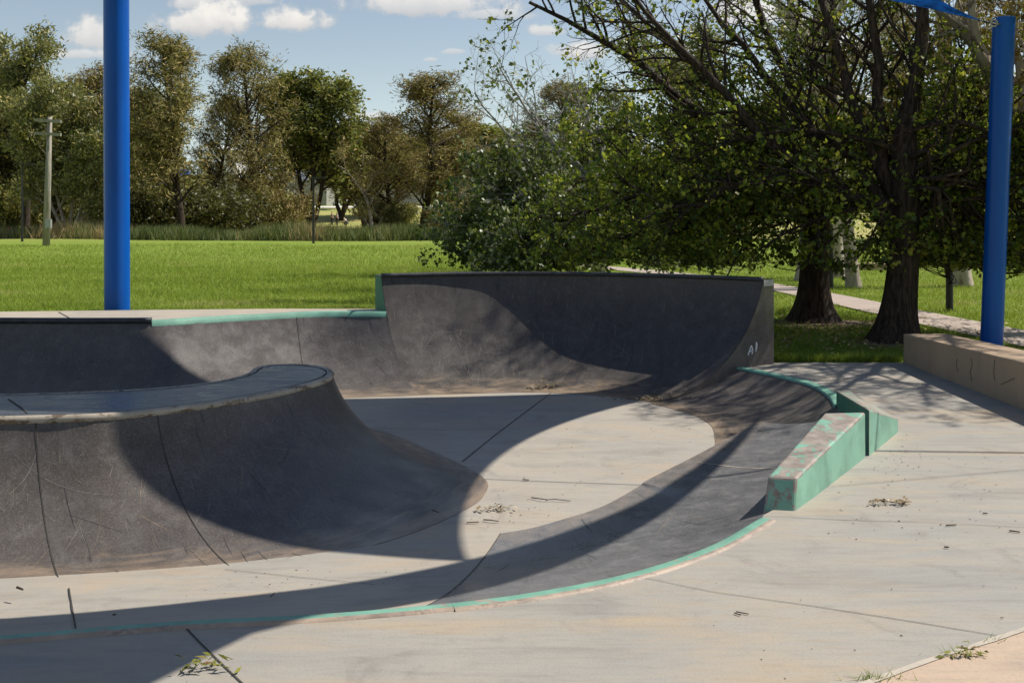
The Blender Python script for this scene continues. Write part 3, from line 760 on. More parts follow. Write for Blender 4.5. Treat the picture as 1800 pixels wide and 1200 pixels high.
# ---- green hip ledge: two wedges meeting at a corner
hip = empty('hip_ledge', (2.4, 8.0, 0), 'worn green painted concrete ledge kinked at its highest corner', 'skate ledge')
def block(name, base, top, mats, fm, parent, bev=0.02):
    """base and top: 4 points each, counterclockwise; bevelled"""
    bm = bmesh.new(); vb = [bm.verts.new(p) for p in base]; vt = [bm.verts.new(p) for p in top]
    n = len(base); bm.faces.new(list(reversed(vb))).material_index = 0
    bm.faces.new(vt).material_index = fm[0]
    for i in range(n):
        f_ = bm.faces.new([vb[i], vb[(i + 1) % n], vt[(i + 1) % n], vt[i]]); f_.material_index = fm[1 + i]
    es = [e for e in bm.edges if any(v in vt for v in e.verts)]
    bmesh.ops.bevel(bm, geom=es, offset=bev, segments=3, profile=0.6, affect='EDGES', material=fm[0])
    me = bpy.data.meshes.new(name)
    off = Vector(parent.location) if parent is not None else Vector((0, 0, 0))
    for v_ in bm.verts: v_.co -= off
    bm.to_mesh(me); bm.free()
    for m in mats: me.materials.append(m)
    o = bpy.data.objects.new(name, me); link(o, parent); return o
A_ = P(1337, 898); B_ = P(1396, 901); C_ = P(1522, 803); 
At = (A_[0] + .08, A_[1] + .12, .212); Bt = (B_[0] + .05, B_[1] + .12, .212)
Ct = (2.99, 8.66, .385); D_ = (2.60, 8.62, -.1); Dt = (2.63, 8.62, .385)
def dn(p, z=-.12): return (p[0], p[1], z)
block('rising_wedge', [dn(A_), dn(B_), dn(C_), dn(D_)], [At, Bt, Ct, Dt], [M['green_side'], M['green_top'], M['green_front']], [1, 2, 0, 0, 0], hip, 0.022)
E_ = (3.035, 8.705); Fb = P(1579, 759); G_ = (3.62, 11.0); P1 = (3.47, 10.96)
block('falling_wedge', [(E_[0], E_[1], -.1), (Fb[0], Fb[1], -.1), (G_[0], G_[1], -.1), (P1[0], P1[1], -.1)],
      [(E_[0], E_[1], .392), (Fb[0], Fb[1], .125), (G_[0], G_[1], .145), (P1[0], P1[1], .155)], [M['green_side'], M['green_top'], M['green_shaded']], [1, 0, 0, 2, 2], hip, 0.012)

# ---- concrete seat wall on the right
wall = empty('seat_wall', (5.6, 10, 0), 'long tan concrete seat wall at the right edge of the deck', 'seat wall')
mb_ = block('wall_block', [(5.35, 6.0, -.2), (5.95, 6.0, -.2), (5.95, 14.0, -.2), (5.35, 14.0, -.2)], [(5.35, 6.0, .64), (5.95, 6.0, .64), (5.95, 14.0, .395), (5.35, 14.0, .395)], [M['ledge']], [0] * 5, wall, 0.018)
mb = MB()
for y0, pts in ((11.9, [(.02, .36), (.0, .28), (.05, .2), (.01, .1)]), (12.3, [(0, .3), (.03, .22), (-.02, .15)]), (10.9, [(0, .30), (.25, .2), (.3, .18)]), (11.35, [(0, .42), (.02, .3), (0, .2)])):
    mb.tube([(5.349, y0 + a, z) for a, z in pts], 0.004, 4)
mb.build('crack', M['joint'], wall)

# ---- poles, sails
def pole(x, y, z0, z1, r, label, lean=(0, 0), ring=None):
    e = empty('sail_pole', (x, y, z0), label, 'pole', 'blue shade sail poles')
    mb = MB()
    mb.lathe([(r, -0.4), (r, 0), (r, 0.01)], (x, y, z0), 40)
    mb = MB()
    n = 14
    mb.tube([(x + lean[0] * k / n, y + lean[1] * k / n, z0 - 0.3 + (z1 - z0 + 0.3) * k / n) for k in range(n + 1)], r, 40, cap=False)
    mb.build('shaft', M['blue'], e, True)
    mb = MB(); mb.lathe([(r * 1.015, -.03), (r * 1.015, 0.006), (r * .98, .012)], (x + lean[0], y + lean[1], z1), 40)
    mb.build('cap', M['blue'], e)
    if ring:
        mb = MB(); px, py, pz = ring
        mb.tube([(px - .13, py - .02, pz + .02), (px, py, pz)], 0.016, 8); mb.tube([(px - .1 + .05 * math.cos(a), py - .02, pz + .015 + .05 * math.sin(a)) for a in np.linspace(0, 6.28, 12)], 0.012, 6)
        mb.build('eye_bolt', M['steel'], e, True)
    return e
YR = 15.4
bx, by = at(1741, 605, YR)[0], YR
tx = at(1765, 33, YR)[0]; zt = at(1765, 33, YR)[2]
pole(bx, by, -0.05, zt, .159, 'blue steel pole leaning behind the tan seat wall', (tx - bx, 0), (at(1750, 46, YR)[0] - .0, YR - .14, at(1750, 46, YR)[2]))
pole(-5.86, 15.2, 0.5, 7.3, .182, 'tall blue steel pole on the lawn behind the back deck', (-.02, 0))
pole(10.0, 10.1, 0, 5.6, .14, 'blue steel pole on the right outside the bowl, nearer one')
pole(11.2, 13.3, 0, 5.6, .14, 'blue steel pole on the right outside the bowl, farther one')
pole(-7.2, 8.6, -.3, 6.4, .16, 'blue steel pole on the left of the island')
pole(-1.6, -3.2, 0, 5.2, .16, 'blue steel pole behind the near deck')

def sail(name, corners, ctrl, label, n=30):
    """four corners, four edge control points (edges 0-1, 1-2, 3-2, 0-3): cloth between quadratic edges"""
    c = [np.array(p, float) for p in corners]; cen = sum(c) / len(c)
    prs = ((0, 1), (1, 2), (3, 2), (0, 3)); E = []
    for (i, j), q in zip(prs, ctrl):
        a, b_ = c[i], c[j]
        if np.isscalar(q):
            m = (a + b_) / 2; w_ = cen - m; dn_ = (b_ - a) / np.linalg.norm(b_ - a); w_ = w_ - dn_ * np.dot(w_, dn_); q = m + w_ / np.linalg.norm(w_) * 2 * q
        q = np.array(q, float)
        E.append(lambda t_, a=a, b_=b_, q=q: a * (1 - t_) ** 2 + 2 * t_ * (1 - t_) * q + b_ * t_ * t_)
    e0, e1, e2, e3 = E
    vs = []
    for i in range(n + 1):
        for j in range(n + 1):
            u_, v_ = i / n, j / n
            vs.append((1 - v_) * e0(u_) + v_ * e2(u_) + (1 - u_) * e3(v_) + u_ * e1(v_) - ((1 - u_) * (1 - v_) * c[0] + u_ * (1 - v_) * c[1] + u_ * v_ * c[2] + (1 - u_) * v_ * c[3]))
    fs = [(i * (n + 1) + j, (i + 1) * (n + 1) + j, (i + 1) * (n + 1) + j + 1, i * (n + 1) + j + 1) for i in range(n) for j in range(n)]
    root = empty('shade_sail', tuple(cen), label, 'shade sail', 'blue shade sails')
    mesh_obj('fabric', vs, fs, M['sail'], root, True)
    root['_'] = 0; del root['_']
    return root, E
def lift(x, y, z): return (x + z * KX, y + z * KY, z)
Rc = (tx - .36, YR - .1, at(1737, 40, YR)[2])
Lc = (-5.86 + .3, 15.1, 7.0)
Fc = lift(-9, 8.0, 5.5); Cc = lift(-.055, 7.02, 5.4)
s1, E1 = sail('s', [Cc, Rc, Lc, Fc], [1.1, lift(-2, 12.45, 5.6), .6, .45], 'blue shade sail hooked to the leaning pole, top right')
Ac = lift(3.3, 12.6, 5.0); Bc = lift(-9, 7.1, 5.0); Gc = lift(-9.5, 5.6, 5.0); Dc = lift(-9, 4.5, 5.0)
s2, E2 = sail('s', [Ac, Bc, Gc, Dc], [lift(0, 2.6, 5.0), .05, .05, lift(.5, 2.5, 5.0)], 'blue shade sail over the near side of the bowl, narrow tip to the right')
s3, E3 = sail('s', [lift(-.75, 5.9, 4.2), lift(-9, 6.5, 4.4), lift(-9, 2.2, 4.4), lift(-2.45, 2.7, 4.2)], [.3, .3, .3, .1], 'blue shade sail over the near left corner of the deck')
def cable(parent, pts, r):
    mb = MB(); mb.tube(pts, r, 6); mb.build('cable', M['steel_dark'], parent, True)
cable(s2, [tuple(E2[3](.205)), (9.9, 10.12, 5.3)], 0.022)
cable(s2, [Ac, (11.1, 13.3, 5.4)], 0.006)
cable(s2, [Bc, (-7.1, 8.6, 5.4)], 0.006); cable(s2, [Dc, (-7.2, 8.5, 5.2)], 0.006)
cable(s3, [lift(-2.45, 2.7, 4.2), (-1.55, -3.1, 4.8)], 0.006); cable(s3, [lift(-9, 6.5, 4.4), (-7.2, 8.5, 4.9)], 0.006)
cable(s1, [Cc, (9.9, 10.08, 5.5)], 0.006); cable(s1, [Fc, (-7.1, 8.6, 6.1)], 0.006)
cable(s1, [Rc, (tx - .2, YR - .13, at(1750, 46, YR)[2])], 0.014); cable(s1, [Lc, (-5.75, 15.15, 7.05)], 0.014)

# ---- ground sheet with the bowl sunk into it
def gz(x, y):
    x = np.asarray(x, float); y = np.asarray(y, float)
    sm = lambda a, lo_, hi_: (lambda q: q * q * (3 - 2 * q))(np.clip((a - lo_) / (hi_ - lo_), 0, 1))
    z = 0.56 * (1 - sm(x, -2.0, 3.4)) * (1 - sm(y, 17, 46)) * sm(y, 12, 13.5)
    z = z + 0.05 * np.sin(x * 0.31 + 1) * np.sin(y * 0.23) * sm(y, 16, 24)
    z = z + 2.7 * sm(y, 118, 200)
    return z - 0.012
def axis(parts):
    out = []
    for a, b_, st_ in parts: out += list(np.arange(a, b_ - 1e-6, st_))
    out.append(parts[-1][1]); return np.unique(np.round(np.array(out), 4))
xs = axis([(-1500, -300, 300), (-300, -80, 20), (-80, -24, 4), (-24, -10.4, .8), (-10.4, -9.8, .1), (-9.8, -2.2, .3), (-2.2, 3.8, .06), (3.8, 5.2, .2), (5.2, 6.2, .1), (6.2, 24, .7), (24, 80, 4), (80, 300, 20), (300, 1500, 300)])
ys = axis([(-300, -20, 40), (-20, 1, 2), (1, 2, .1), (2, 13.6, .5), (13.6, 15, .05), (15, 40, .7), (40, 220, 3), (220, 400, 20), (400, 2400, 250)])
X, Y = np.meshgrid(xs, ys, indexing='ij'); Z = gz(X, Y)
bx_ = np.array([-10.2, -7.2, -5.0, -3.4, -1.98, -1.85, -.84, 0, .84, 1.7, 2.4, 2.9, 3.2, 3.45, 6]); by_ = np.array([14.2, 14.3, 14.55, 14.7, 14.68, 14.7, 14.96, 15.02, 14.94, 14.7, 14.41, 14.12, 13.95, 13.93, 13.93])
dip = (X > -10.2) & (X < 5.55) & (Y > 1.6) & (Y < np.interp(X, bx_, by_))
Z = np.where(dip, -1.2, Z)
idx = np.arange(X.size).reshape(X.shape)
f = np.stack([idx[:-1, :-1], idx[1:, :-1], idx[1:, 1:], idx[:-1, 1:]], -1).reshape(-1, 4)
tag(mesh_obj('ground', np.stack([X, Y, Z], -1).reshape(-1, 3), f, M['ground'], None, True), kind='structure')

# park path: curves behind the trees towards the left
pn = [(8.6, 11.5), (8.1, 13.5), (7.6, 16.65), (7.25, 20), (6.87, 24.3), (6.3, 28.0), (4.6, 32), (2.3, 36)]
pf = [(9.8, 11.8), (9.4, 14), (8.78, 17.66), (8.3, 21.1), (7.86, 25.4), (7.2, 29), (5.4, 33.2), (2.7, 37.6)]
a = catmull([(*p, 0) for p in pn], 70); b_ = catmull([(*p, 0) for p in pf], 70)
a[:, 2] = gz(a[:, 0], a[:, 1]) + .03; b_[:, 2] = gz(b_[:, 0], b_[:, 1]) + .03
vs = np.stack([a, b_], 1).reshape(-1, 3)
tag(mesh_obj('park_path', vs, [(2 * i, 2 * i + 1, 2 * i + 3, 2 * i + 2) for i in range(69)], M['path'], None, True), kind='structure')
# ================================================================== TREES AND THE PARK BEHIND
class Wood:
    def __init__(s): s.v = []; s.f = []; s.n = 0; s.anch = []
    def tube(s, pts, rad, k):
        pts = np.asarray(pts, float); n = len(pts)
        d = np.gradient(pts, axis=0); d /= np.linalg.norm(d, axis=1)[:, None] + 1e-9
        ref = np.array((0.31, 0.17, 0.94)) if abs(d[0, 2]) < 0.8 else np.array((0.95, 0.3, 0.05))
        a = np.cross(d, ref); a /= np.linalg.norm(a, axis=1)[:, None] + 1e-9
        b = np.cross(d, a)
        th = np.arange(k) * 2 * math.pi / k
        r = np.asarray(rad, float)[:, None, None]
        ring = pts[:, None, :] + r * (a[:, None, :] * np.cos(th)[None, :, None] + b[:, None, :] * np.sin(th)[None, :, None])
        s.v.append(ring.reshape(-1, 3))
        i = np.arange(n - 1)[:, None] * k; j = np.arange(k)[None, :]; j2 = (j + 1) % k
        s.f.append((np.stack([i + j, i + j2, i + k + j2, i + k + j], -1).reshape(-1, 4)) + s.n)
        s.n += n * k
    def arrays(s): return np.concatenate(s.v), np.concatenate(s.f)

def unit(v): return v / (np.linalg.norm(v) + 1e-9)
def spread(d, ang, rg):
    """direction at angle ang from d"""
    q = rg.normal(size=3); q = unit(q - d * np.dot(q, d))
    return unit(d * math.cos(ang) + q * math.sin(ang))

def grow(W, p, d, L, r, lev, sp, rg, dens=1.0):
    n = sp['seg'][lev]; pts = [np.array(p, float)]; d = np.array(d, float)
    ym = sp.get('ymin', -99)
    for i in range(n):
        d = unit(d + rg.normal(size=3) * sp['wob'][lev] + np.array((0, 0, sp['trop'][lev])))
        if pts[-1][1] < ym + .35 + (2.4 * min(1, max(0, (7.2 - pts[-1][0]) / 1.6)) if pts[-1][2] > 3.2 else 0) * (ym > 0) and d[1] < .1: d = unit(np.array((d[0], .25 + abs(d[1]) * .3, d[2])))
        if pts[-1][2] < sp.get('zmin', -9) + .25 and d[2] < .05: d = unit(np.array((d[0], d[1], .12)))
        pts.append(pts[-1] + d * L / n)
    rad = np.linspace(r, max(r * sp['tap'], sp['rmin']), n + 1)
    if r >= sp.get('rdraw', 0): W.tube(pts, rad, sp['side'][lev])
    branch_off(W, pts, rad, L, lev, sp, rg, dens)

def branch_off(W, pts, rad, L, lev, sp, rg, dens=1.0, t0=None):
    n = len(pts) - 1
    if lev == len(sp['seg']) - 1:
        for i in range(1, n + 1):
            if rg.random() < dens: W.anch.append((pts[i], unit(pts[i] - pts[i - 1])))
        return
    k = sp['ch'][lev]; k = int(k if not isinstance(k, float) else max(2, round(k * L)))
    lo_ = sp['t0'][lev] if t0 is None else t0
    for j in range(k):
        t_ = lo_ + (1 - lo_) * (j + rg.random()) / k
        x = t_ * n; i = min(int(x), n - 1); f_ = x - i
        q = pts[i] * (1 - f_) + pts[i + 1] * f_
        dd = unit(pts[i + 1] - pts[i]); rr = rad[i] * (1 - f_) + rad[i + 1] * f_
        ang = math.radians(rg.uniform(*sp['ang'][lev]))
        cd = spread(dd, ang, rg)
        env = sp['env'](t_) if ('env' in sp and lev == 0) else (1.0 - 0.45 * t_)
        cl = sp['len'][lev] * env * rg.uniform(0.7, 1.25)
        grow(W, q, cd, cl, min(rr * 0.62, sp['rc'][lev]), lev + 1, sp, rg, dens)
    if lev >= 1 and rg.random() < dens:
        W.anch.append((pts[-1], unit(pts[-1] - pts[-2])))

def leaves(anch, per, spr, size, aspect, rg, droop=0.0, along=0.0, clump=0.25, tone=(0.0, 1.0), flat=0.0, horiz=0.0):
    """diamond leaves round the twig points -> verts, quads, tone per vertex"""
    P_ = np.array([a[0] for a in anch]); D_ = np.array([a[1] for a in anch])
    n = len(P_)
    P2 = np.repeat(P_, per, 0); D2 = np.repeat(D_, per, 0); m = len(P2)
    c = P2 + rg.normal(size=(m, 3)) * spr
    ax = rg.normal(size=(m, 3)) + D2 * along + np.array((0, 0, -droop))
    if horiz: ax[:, 2] *= (1 - horiz)
    ax /= np.linalg.norm(ax, axis=1)[:, None] + 1e-9
    nr = rg.normal(size=(m, 3)) + np.array((0, 0, flat)); sd = np.cross(ax, nr); sd /= np.linalg.norm(sd, axis=1)[:, None] + 1e-9
    up = np.cross(sd, ax)
    L = size * rg.uniform(0.45, 1.45, m)[:, None]; Wd = L * aspect
    v = np.stack([c - ax * L * .5, c + sd * Wd * .5 + up * L * .08, c + ax * L * .5, c - sd * Wd * .5 + up * L * .08], 1).reshape(-1, 3)
    f = np.arange(m * 4).reshape(m, 4)
    ct = rg.normal(size=n) * clump
    tn = np.repeat(np.clip(0.5 + np.repeat(ct, per) + rg.normal(size=m) * 0.18, tone[0], tone[1]), 4)
    return v, f, tn

M['bark_dark'] = bark_mat('dark rough bark', (0.022, 0.016, 0.012), (0.075, 0.055, 0.042))
M['bark_near'] = bark_mat('furrowed brown bark', (0.02, 0.014, 0.011), (0.085, 0.058, 0.043), (14, 14, 2.0), 0.9)
M['bark_pale'] = bark_mat('pale gum bark', (0.36, 0.30, 0.23), (0.50, 0.43, 0.35), (4, 4, 1), 0.25, patch=(0.20, 0.15, 0.11))
M['bark_silver'] = bark_mat('silver poplar bark', (0.20, 0.19, 0.17), (0.38, 0.36, 0.33), (6, 6, 3), 0.4)
M['leaf_near'] = leaf_mat('glossy park tree leaf', [(0, (0.039, 0.063, 0.011)), (0.35, (0.088, 0.144, 0.019)), (0.7, (0.228, 0.298, 0.035)), (1, (0.527, 0.491, 0.070))], 0.55, 0.42, 0.5)
M['leaf_poplar'] = leaf_mat('round poplar leaf', [(0, (0.042, 0.068, 0.018)), (0.5, (0.078, 0.116, 0.029)), (0.85, (0.140, 0.190, 0.049)), (1, (0.365, 0.380, 0.225))], 0.34, 0.42, 0.5)
M['leaf_casu'] = leaf_mat('needle sheoak foliage', [(0, (0.117, 0.110, 0.037)), (0.4, (0.223, 0.194, 0.067)), (0.75, (0.353, 0.293, 0.105)), (1, (0.496, 0.340, 0.131))], 0.22, 0.6, 0.25)
M['leaf_casu_brown'] = leaf_mat('rusty needle foliage', [(0, (0.127, 0.094, 0.041)), (0.4, (0.242, 0.177, 0.071)), (0.75, (0.346, 0.255, 0.099)), (1, (0.300, 0.325, 0.097))], 0.22, 0.6, 0.25)
M['leaf_gum'] = leaf_mat('gum tree foliage', [(0, (0.094, 0.105, 0.033)), (0.45, (0.187, 0.199, 0.066)), (0.8, (0.317, 0.292, 0.098)), (1, (0.468, 0.374, 0.117))], 0.25, 0.45, 0.4)
M['leaf_green'] = leaf_mat('mid green foliage', [(0, (0.078, 0.095, 0.025)), (0.45, (0.167, 0.190, 0.047)), (0.8, (0.278, 0.294, 0.068)), (1, (0.378, 0.265, 0.085))], 0.3, 0.5, 0.35)
M['leaf_yellow'] = leaf_mat('yellow green foliage', [(0, (0.098, 0.119, 0.025)), (0.5, (0.189, 0.210, 0.042)), (0.9, (0.294, 0.280, 0.063)), (1, (0.476, 0.364, 0.070))], 0.3, 0.5, 0.35)
M['leaf_shrub'] = leaf_mat('dark shrub foliage', [(0, (0.039, 0.042, 0.014)), (0.5, (0.077, 0.081, 0.025)), (0.9, (0.140, 0.133, 0.042)), (1, (0.182, 0.147, 0.056))], 0.22, 0.5, 0.35)
M['leaf_orange'] = leaf_mat('orange gum leaf', [(0, (0.11, 0.075, 0.018)), (0.5, (0.22, 0.14, 0.03)), (1, (0.34, 0.20, 0.04))], 0.35, 0.45, 0.4)
M['reed'] = leaf_mat('reed blade', [(0, (0.068, 0.093, 0.030)), (0.5, (0.128, 0.158, 0.054)), (0.8, (0.225, 0.217, 0.090)), (1, (0.360, 0.247, 0.128))], 0.2, 0.6, 0.25)

# ---- prototypes for the trees beyond the lawn (metres, base at the origin)
def mesh_data(name, v, f, mat, smooth=False, attr=None):
    o = mesh_obj(name, v, f, mat, None, smooth, attr=attr); me = o.data
    COL.objects.unlink(o); bpy.data.objects.remove(o); return me

def proto(kind, seed):
    rg = np.random.default_rng(seed); W = Wood()
    if kind == 'sheoak':      # upright, many ascending limbs, needle sprays
        H_ = 15.0
        sp = dict(seg=[9, 5, 4, 3], wob=[.045, .10, .16, .2], trop=[.05, .10, .05, -.03], ch=[40, 6, 4], t0=[.13, .2, .2], ang=[(38, 72), (28, 55), (30, 70)],
                  len=[4.6, 1.7, .8], env=lambda t_: (0.55 + 1.0 * t_) * 1.05 if t_ < .42 else max(.18, 1.03 * (1 - (t_ - .42) ** 1.5 * 1.95)), rc=[.09, .04, .02], side=[8, 5, 3, 3], tap=.22, rmin=.012, rdraw=0.0)
        grow(W, (0, 0, -.3), (0, 0, 1), H_, .26, 0, sp, rg)
        lv = leaves(W.anch, 4, .25, .38, .18, rg, droop=.25, along=1.0, clump=.22)
    elif kind == 'forked':    # two or three stems, rounded green top
        sp = dict(seg=[7, 5, 4, 3], wob=[.07, .10, .15, .2], trop=[.05, .12, .06, 0], ch=[20, 6, 5], t0=[.30, .2, .2], ang=[(25, 55), (25, 55), (30, 75)],
                  len=[3.6, 1.6, .8], env=lambda t_: 0.5 + 0.75 * math.sin(math.pi * min(1, t_ * 1.02)) ** 0.8, rc=[.1, .04, .02], side=[8, 5, 3, 3], tap=.2, rmin=.012, rdraw=0)
        for az_, tl, L_ in ((2.6, .18, 13.0), (.3, .22, 12.4), (4.4, .12, 12.8)):
            grow(W, (0, 0, -.3), unit(np.array((math.cos(az_) * tl, math.sin(az_) * tl, 1))), L_, .2, 0, sp, rg)
        lv = leaves(W.anch, 3, .26, .34, .5, rg, droop=.1, clump=.24)
    elif kind == 'gum':       # open umbrella clumps on bare limbs
        sp = dict(seg=[7, 6, 4, 3], wob=[.07, .13, .16, .2], trop=[.04, .14, .10, -.05], ch=[9, 6, 5], t0=[.42, .45, .3], ang=[(28, 55), (25, 50), (30, 80)],
                  len=[6.2, 1.9, .9], env=lambda t_: 1.05 - .45 * t_, rc=[.13, .05, .02], side=[8, 6, 3, 3], tap=.3, rmin=.012, rdraw=0)
        grow(W, (0, 0, -.3), (.06, 0, 1), 13.5, .3, 0, sp, rg)
        lv = leaves(W.anch, 8, .30, .34, .3, rg, droop=.9, clump=.2)
    elif kind == 'spreading': # low forked pale stems, bushy
        sp = dict(seg=[6, 5, 4, 3], wob=[.10, .14, .18, .2], trop=[.06, .10, .06, 0], ch=[14, 6, 5], t0=[.25, .25, .2], ang=[(25, 60), (25, 55), (30, 80)],
                  len=[3.4, 1.5, .7], env=lambda t_: .9, rc=[.09, .04, .02], side=[7, 5, 3, 3], tap=.25, rmin=.012, rdraw=0)
        for az_, tl, L_ in ((2.9, .95, 8.5), (.25, .85, 8.5), (1.7, .3, 9.5), (4.0, .5, 8.5), (5.3, .75, 8)):
            grow(W, (0, 0, -.3), unit(np.array((math.cos(az_) * tl, math.sin(az_) * tl, 1))), L_, .17, 0, sp, rg)
        lv = leaves(W.anch, 6, .26, .32, .35, rg, droop=.3, clump=.25)
    elif kind == 'shrub':
        sp = dict(seg=[5, 4, 3], wob=[.15, .2, .25], trop=[.02, .03, 0], ch=[10, 6], t0=[.1, .1], ang=[(25, 75), (30, 80)], len=[1.9, .8], env=lambda t_: 1.0, rc=[.04, .02], side=[5, 3, 3], tap=.3, rmin=.01, rdraw=0)
        for k in range(17):
            az_ = k * 2.4; tl = rg.uniform(.1, 1.6)
            grow(W, (rg.normal() * .7, rg.normal() * .7, -.2), unit(np.array((math.cos(az_) * tl, math.sin(az_) * tl, 1))), rg.uniform(2.4, 3.9), .06, 0, sp, rg)
        lv = leaves(W.anch, 6, .24, .30, .4, rg, droop=.2, clump=.25)
    v, f = W.arrays()
    return v, f, lv
PROT = {}
def get(kind, seed, wood, leaf):
    key = (kind, seed, wood, leaf)
    if key not in PROT:
        k2 = (kind, seed)
        if k2 not in PROT: PROT[k2] = proto(kind, seed)
        v, f, lv = PROT[k2]
        PROT[key] = (mesh_data('trunk', v, f, M[wood], True), mesh_data('crown', lv[0], lv[1], M[leaf], attr=lv[2]), v[:, 2].max(), np.percentile(abs(lv[0][:, 0]), 98))
    return PROT[key]

def tree(name, label, cat, x, yb, yt, wpx, kind, seed, wood, leaf, Y=None, rot=0.0, group='trees beyond the lawn', z=None):
    """tree whose base was surveyed at pixel (x, yb), top yt, crown width wpx"""
    me_t, me_c, h0, r0 = get(kind, seed, wood, leaf)
    if Y is None: Y = F * H / (yb - YH)
    X = (x - 900) / F * Y; z0 = float(gz(X, Y)) if z is None else z
    ht = H - (yt - YH) * Y / F - z0; rw = wpx * 1.06 / F * Y / 2
    e = empty(name, (X, Y, z0), label, cat, group)
    e.rotation_euler = (0, 0, rot); e.scale = (rw / r0, rw / r0, ht / h0)
    for nm, me in (('trunk', me_t), ('crown', me_c)):
        o = bpy.data.objects.new(nm, me); COL.objects.link(o); o.parent = e
    return e

SH, FK, GM, SPR, SHB = 'sheoak', 'forked', 'gum', 'spreading', 'shrub'
BG = [
 ('gum_tree', 'tall open gum with umbrella clumps against the sky, far left', 'tree', 44, 402, 28, 170, GM, 11, 'bark_dark', 'leaf_gum', 84, .6),
 ('gum_tree', 'small crowned gum rising behind the wooden utility pole', 'tree', 128, 400, 112, 120, GM, 12, 'bark_dark', 'leaf_gum', 112, 2.1),
 ('spreading_gum', 'low spreading gum with pale forked stems behind the utility pole', 'tree', 122, 415, 138, 190, SPR, 13, 'bark_pale', 'leaf_gum', 79, .2),
 ('sheoak_tree', 'rusty tree directly behind the tall blue pole on the left', 'tree', 190, 405, 112, 130, SH, 15, 'bark_dark', 'leaf_casu_brown', 96, 1.0),
 ('sheoak_tree', 'tallest olive needle tree, right of the tall blue pole', 'tree', 317, 415, 52, 212, SH, 14, 'bark_dark', 'leaf_casu', 79, 0.0),
 ('sheoak_tree', 'narrow brown olive needle tree beside the tallest one', 'tree', 436, 406, 76, 130, SH, 15, 'bark_dark', 'leaf_casu', 92, 2.4),
 ('forked_tree', 'round topped green tree with forked dark stems, standing clear in the centre left', 'tree', 548, 402, 121, 160, FK, 16, 'bark_dark', 'leaf_green', 102, .5),
 ('sheoak_tree', 'rusty brown needle tree with a clear dark trunk, centre of the tree line', 'tree', 745, 409, 130, 218, SH, 14, 'bark_dark', 'leaf_casu_brown', 90, 2.6),
 ('sheoak_tree', 'brown topped tree showing above the silver poplar', 'tree', 972, 405, 138, 130, SH, 15, 'bark_dark', 'leaf_casu_brown', 97, 4.0),
 ('forked_tree', 'dark rounded tree at the far left edge behind the lamp', 'tree', -10, 405, 140, 150, FK, 16, 'bark_dark', 'leaf_shrub', 92, 2.2),
 ('forked_tree', 'dull olive tree filling the gap left of the tall blue pole', 'tree', 85, 402, 175, 170, FK, 16, 'bark_dark', 'leaf_gum', 100, 4.4),
 ('forked_tree', 'dull tree filling the gap right of the tall blue pole', 'tree', 240, 402, 190, 150, FK, 16, 'bark_dark', 'leaf_casu', 104, 3.3),
 ('forked_tree', 'yellow green tree behind the leaning white stem', 'tree', 690, 392, 232, 160, FK, 16, 'bark_dark', 'leaf_yellow', 150, 1.2),
 ('forked_tree', 'mid green tree behind the round topped one', 'tree', 600, 392, 258, 150, FK, 16, 'bark_dark', 'leaf_green', 140, 5.2),
 ('forked_tree', 'pale green tree right of the rusty needle tree', 'tree', 850, 396, 222, 170, FK, 16, 'bark_dark', 'leaf_yellow', 125, 2.9),
 ('forked_tree', 'green tree behind the silver poplar', 'tree', 930, 396, 235, 170, FK, 16, 'bark_dark', 'leaf_green', 120, 0.9),
 ('spreading_gum', 'olive gum behind the poplar and the spreading park tree', 'tree', 1070, 402, 205, 220, SPR, 13, 'bark_pale', 'leaf_gum', 88, 1.0),
 ('gum_tree', 'pale gum behind the spreading park trees, left one', 'tree', 1190, 402, 60, 260, GM, 11, 'bark_pale', 'leaf_gum', 85, 3.0),
 ('spreading_gum', 'yellow green gum seen through the park trees', 'tree', 1300, 408, 180, 240, SPR, 17, 'bark_pale', 'leaf_yellow', 82, 4.0),
 ('gum_tree', 'pale gum behind the spreading park trees, right one', 'tree', 1560, 410, 20, 330, GM, 12, 'bark_pale', 'leaf_gum', 72, 1.4),
 ('spreading_gum', 'olive gum far behind the leaning blue pole', 'tree', 1700, 425, 170, 300, SPR, 13, 'bark_pale', 'leaf_gum', 66, 2.0),
 ('forked_tree', 'green tree beyond the right edge of the lawn', 'tree', 1830, 425, 120, 260, FK, 16, 'bark_dark', 'leaf_green', 66, 2.5),
 ('forked_tree', 'green tree between the two park trees, far away', 'tree', 1440, 402, 170, 260, FK, 16, 'bark_dark', 'leaf_gum', 95, .4),
]
BG += [
 ('sheoak_tree', 'olive needle tree filling behind the tallest one, left side', 'tree', 262, 402, 150, 120, SH, 15, 'bark_dark', 'leaf_gum', 106, 3.0),
 ('sheoak_tree', 'olive needle tree between the tallest and the narrow one', 'tree', 380, 402, 165, 120, SH, 14, 'bark_dark', 'leaf_casu', 108, 4.0),
 ('sheoak_tree', 'brown needle tree between the narrow one and the forked tree', 'tree', 488, 402, 215, 110, SH, 15, 'bark_dark', 'leaf_casu_brown', 112, 5.0),
 ('forked_tree', 'low green tree right of the forked tree', 'tree', 640, 396, 240, 110, FK, 16, 'bark_dark', 'leaf_gum', 118, 1.7),
 ('sheoak_tree', 'rusty needle tree overlapping the left of the clear trunked one', 'tree', 690, 402, 200, 120, SH, 15, 'bark_dark', 'leaf_casu_brown', 108, 0.7),
 ('sheoak_tree', 'olive needle tree overlapping the right of the clear trunked one', 'tree', 815, 404, 195, 120, SH, 14, 'bark_dark', 'leaf_casu', 104, 5.6),
 ('sheoak_tree', 'brown needle tree left of the utility pole', 'tree', 28, 404, 190, 130, SH, 15, 'bark_dark', 'leaf_casu', 98, 2.0),
]
for a in BG: tree(*a)
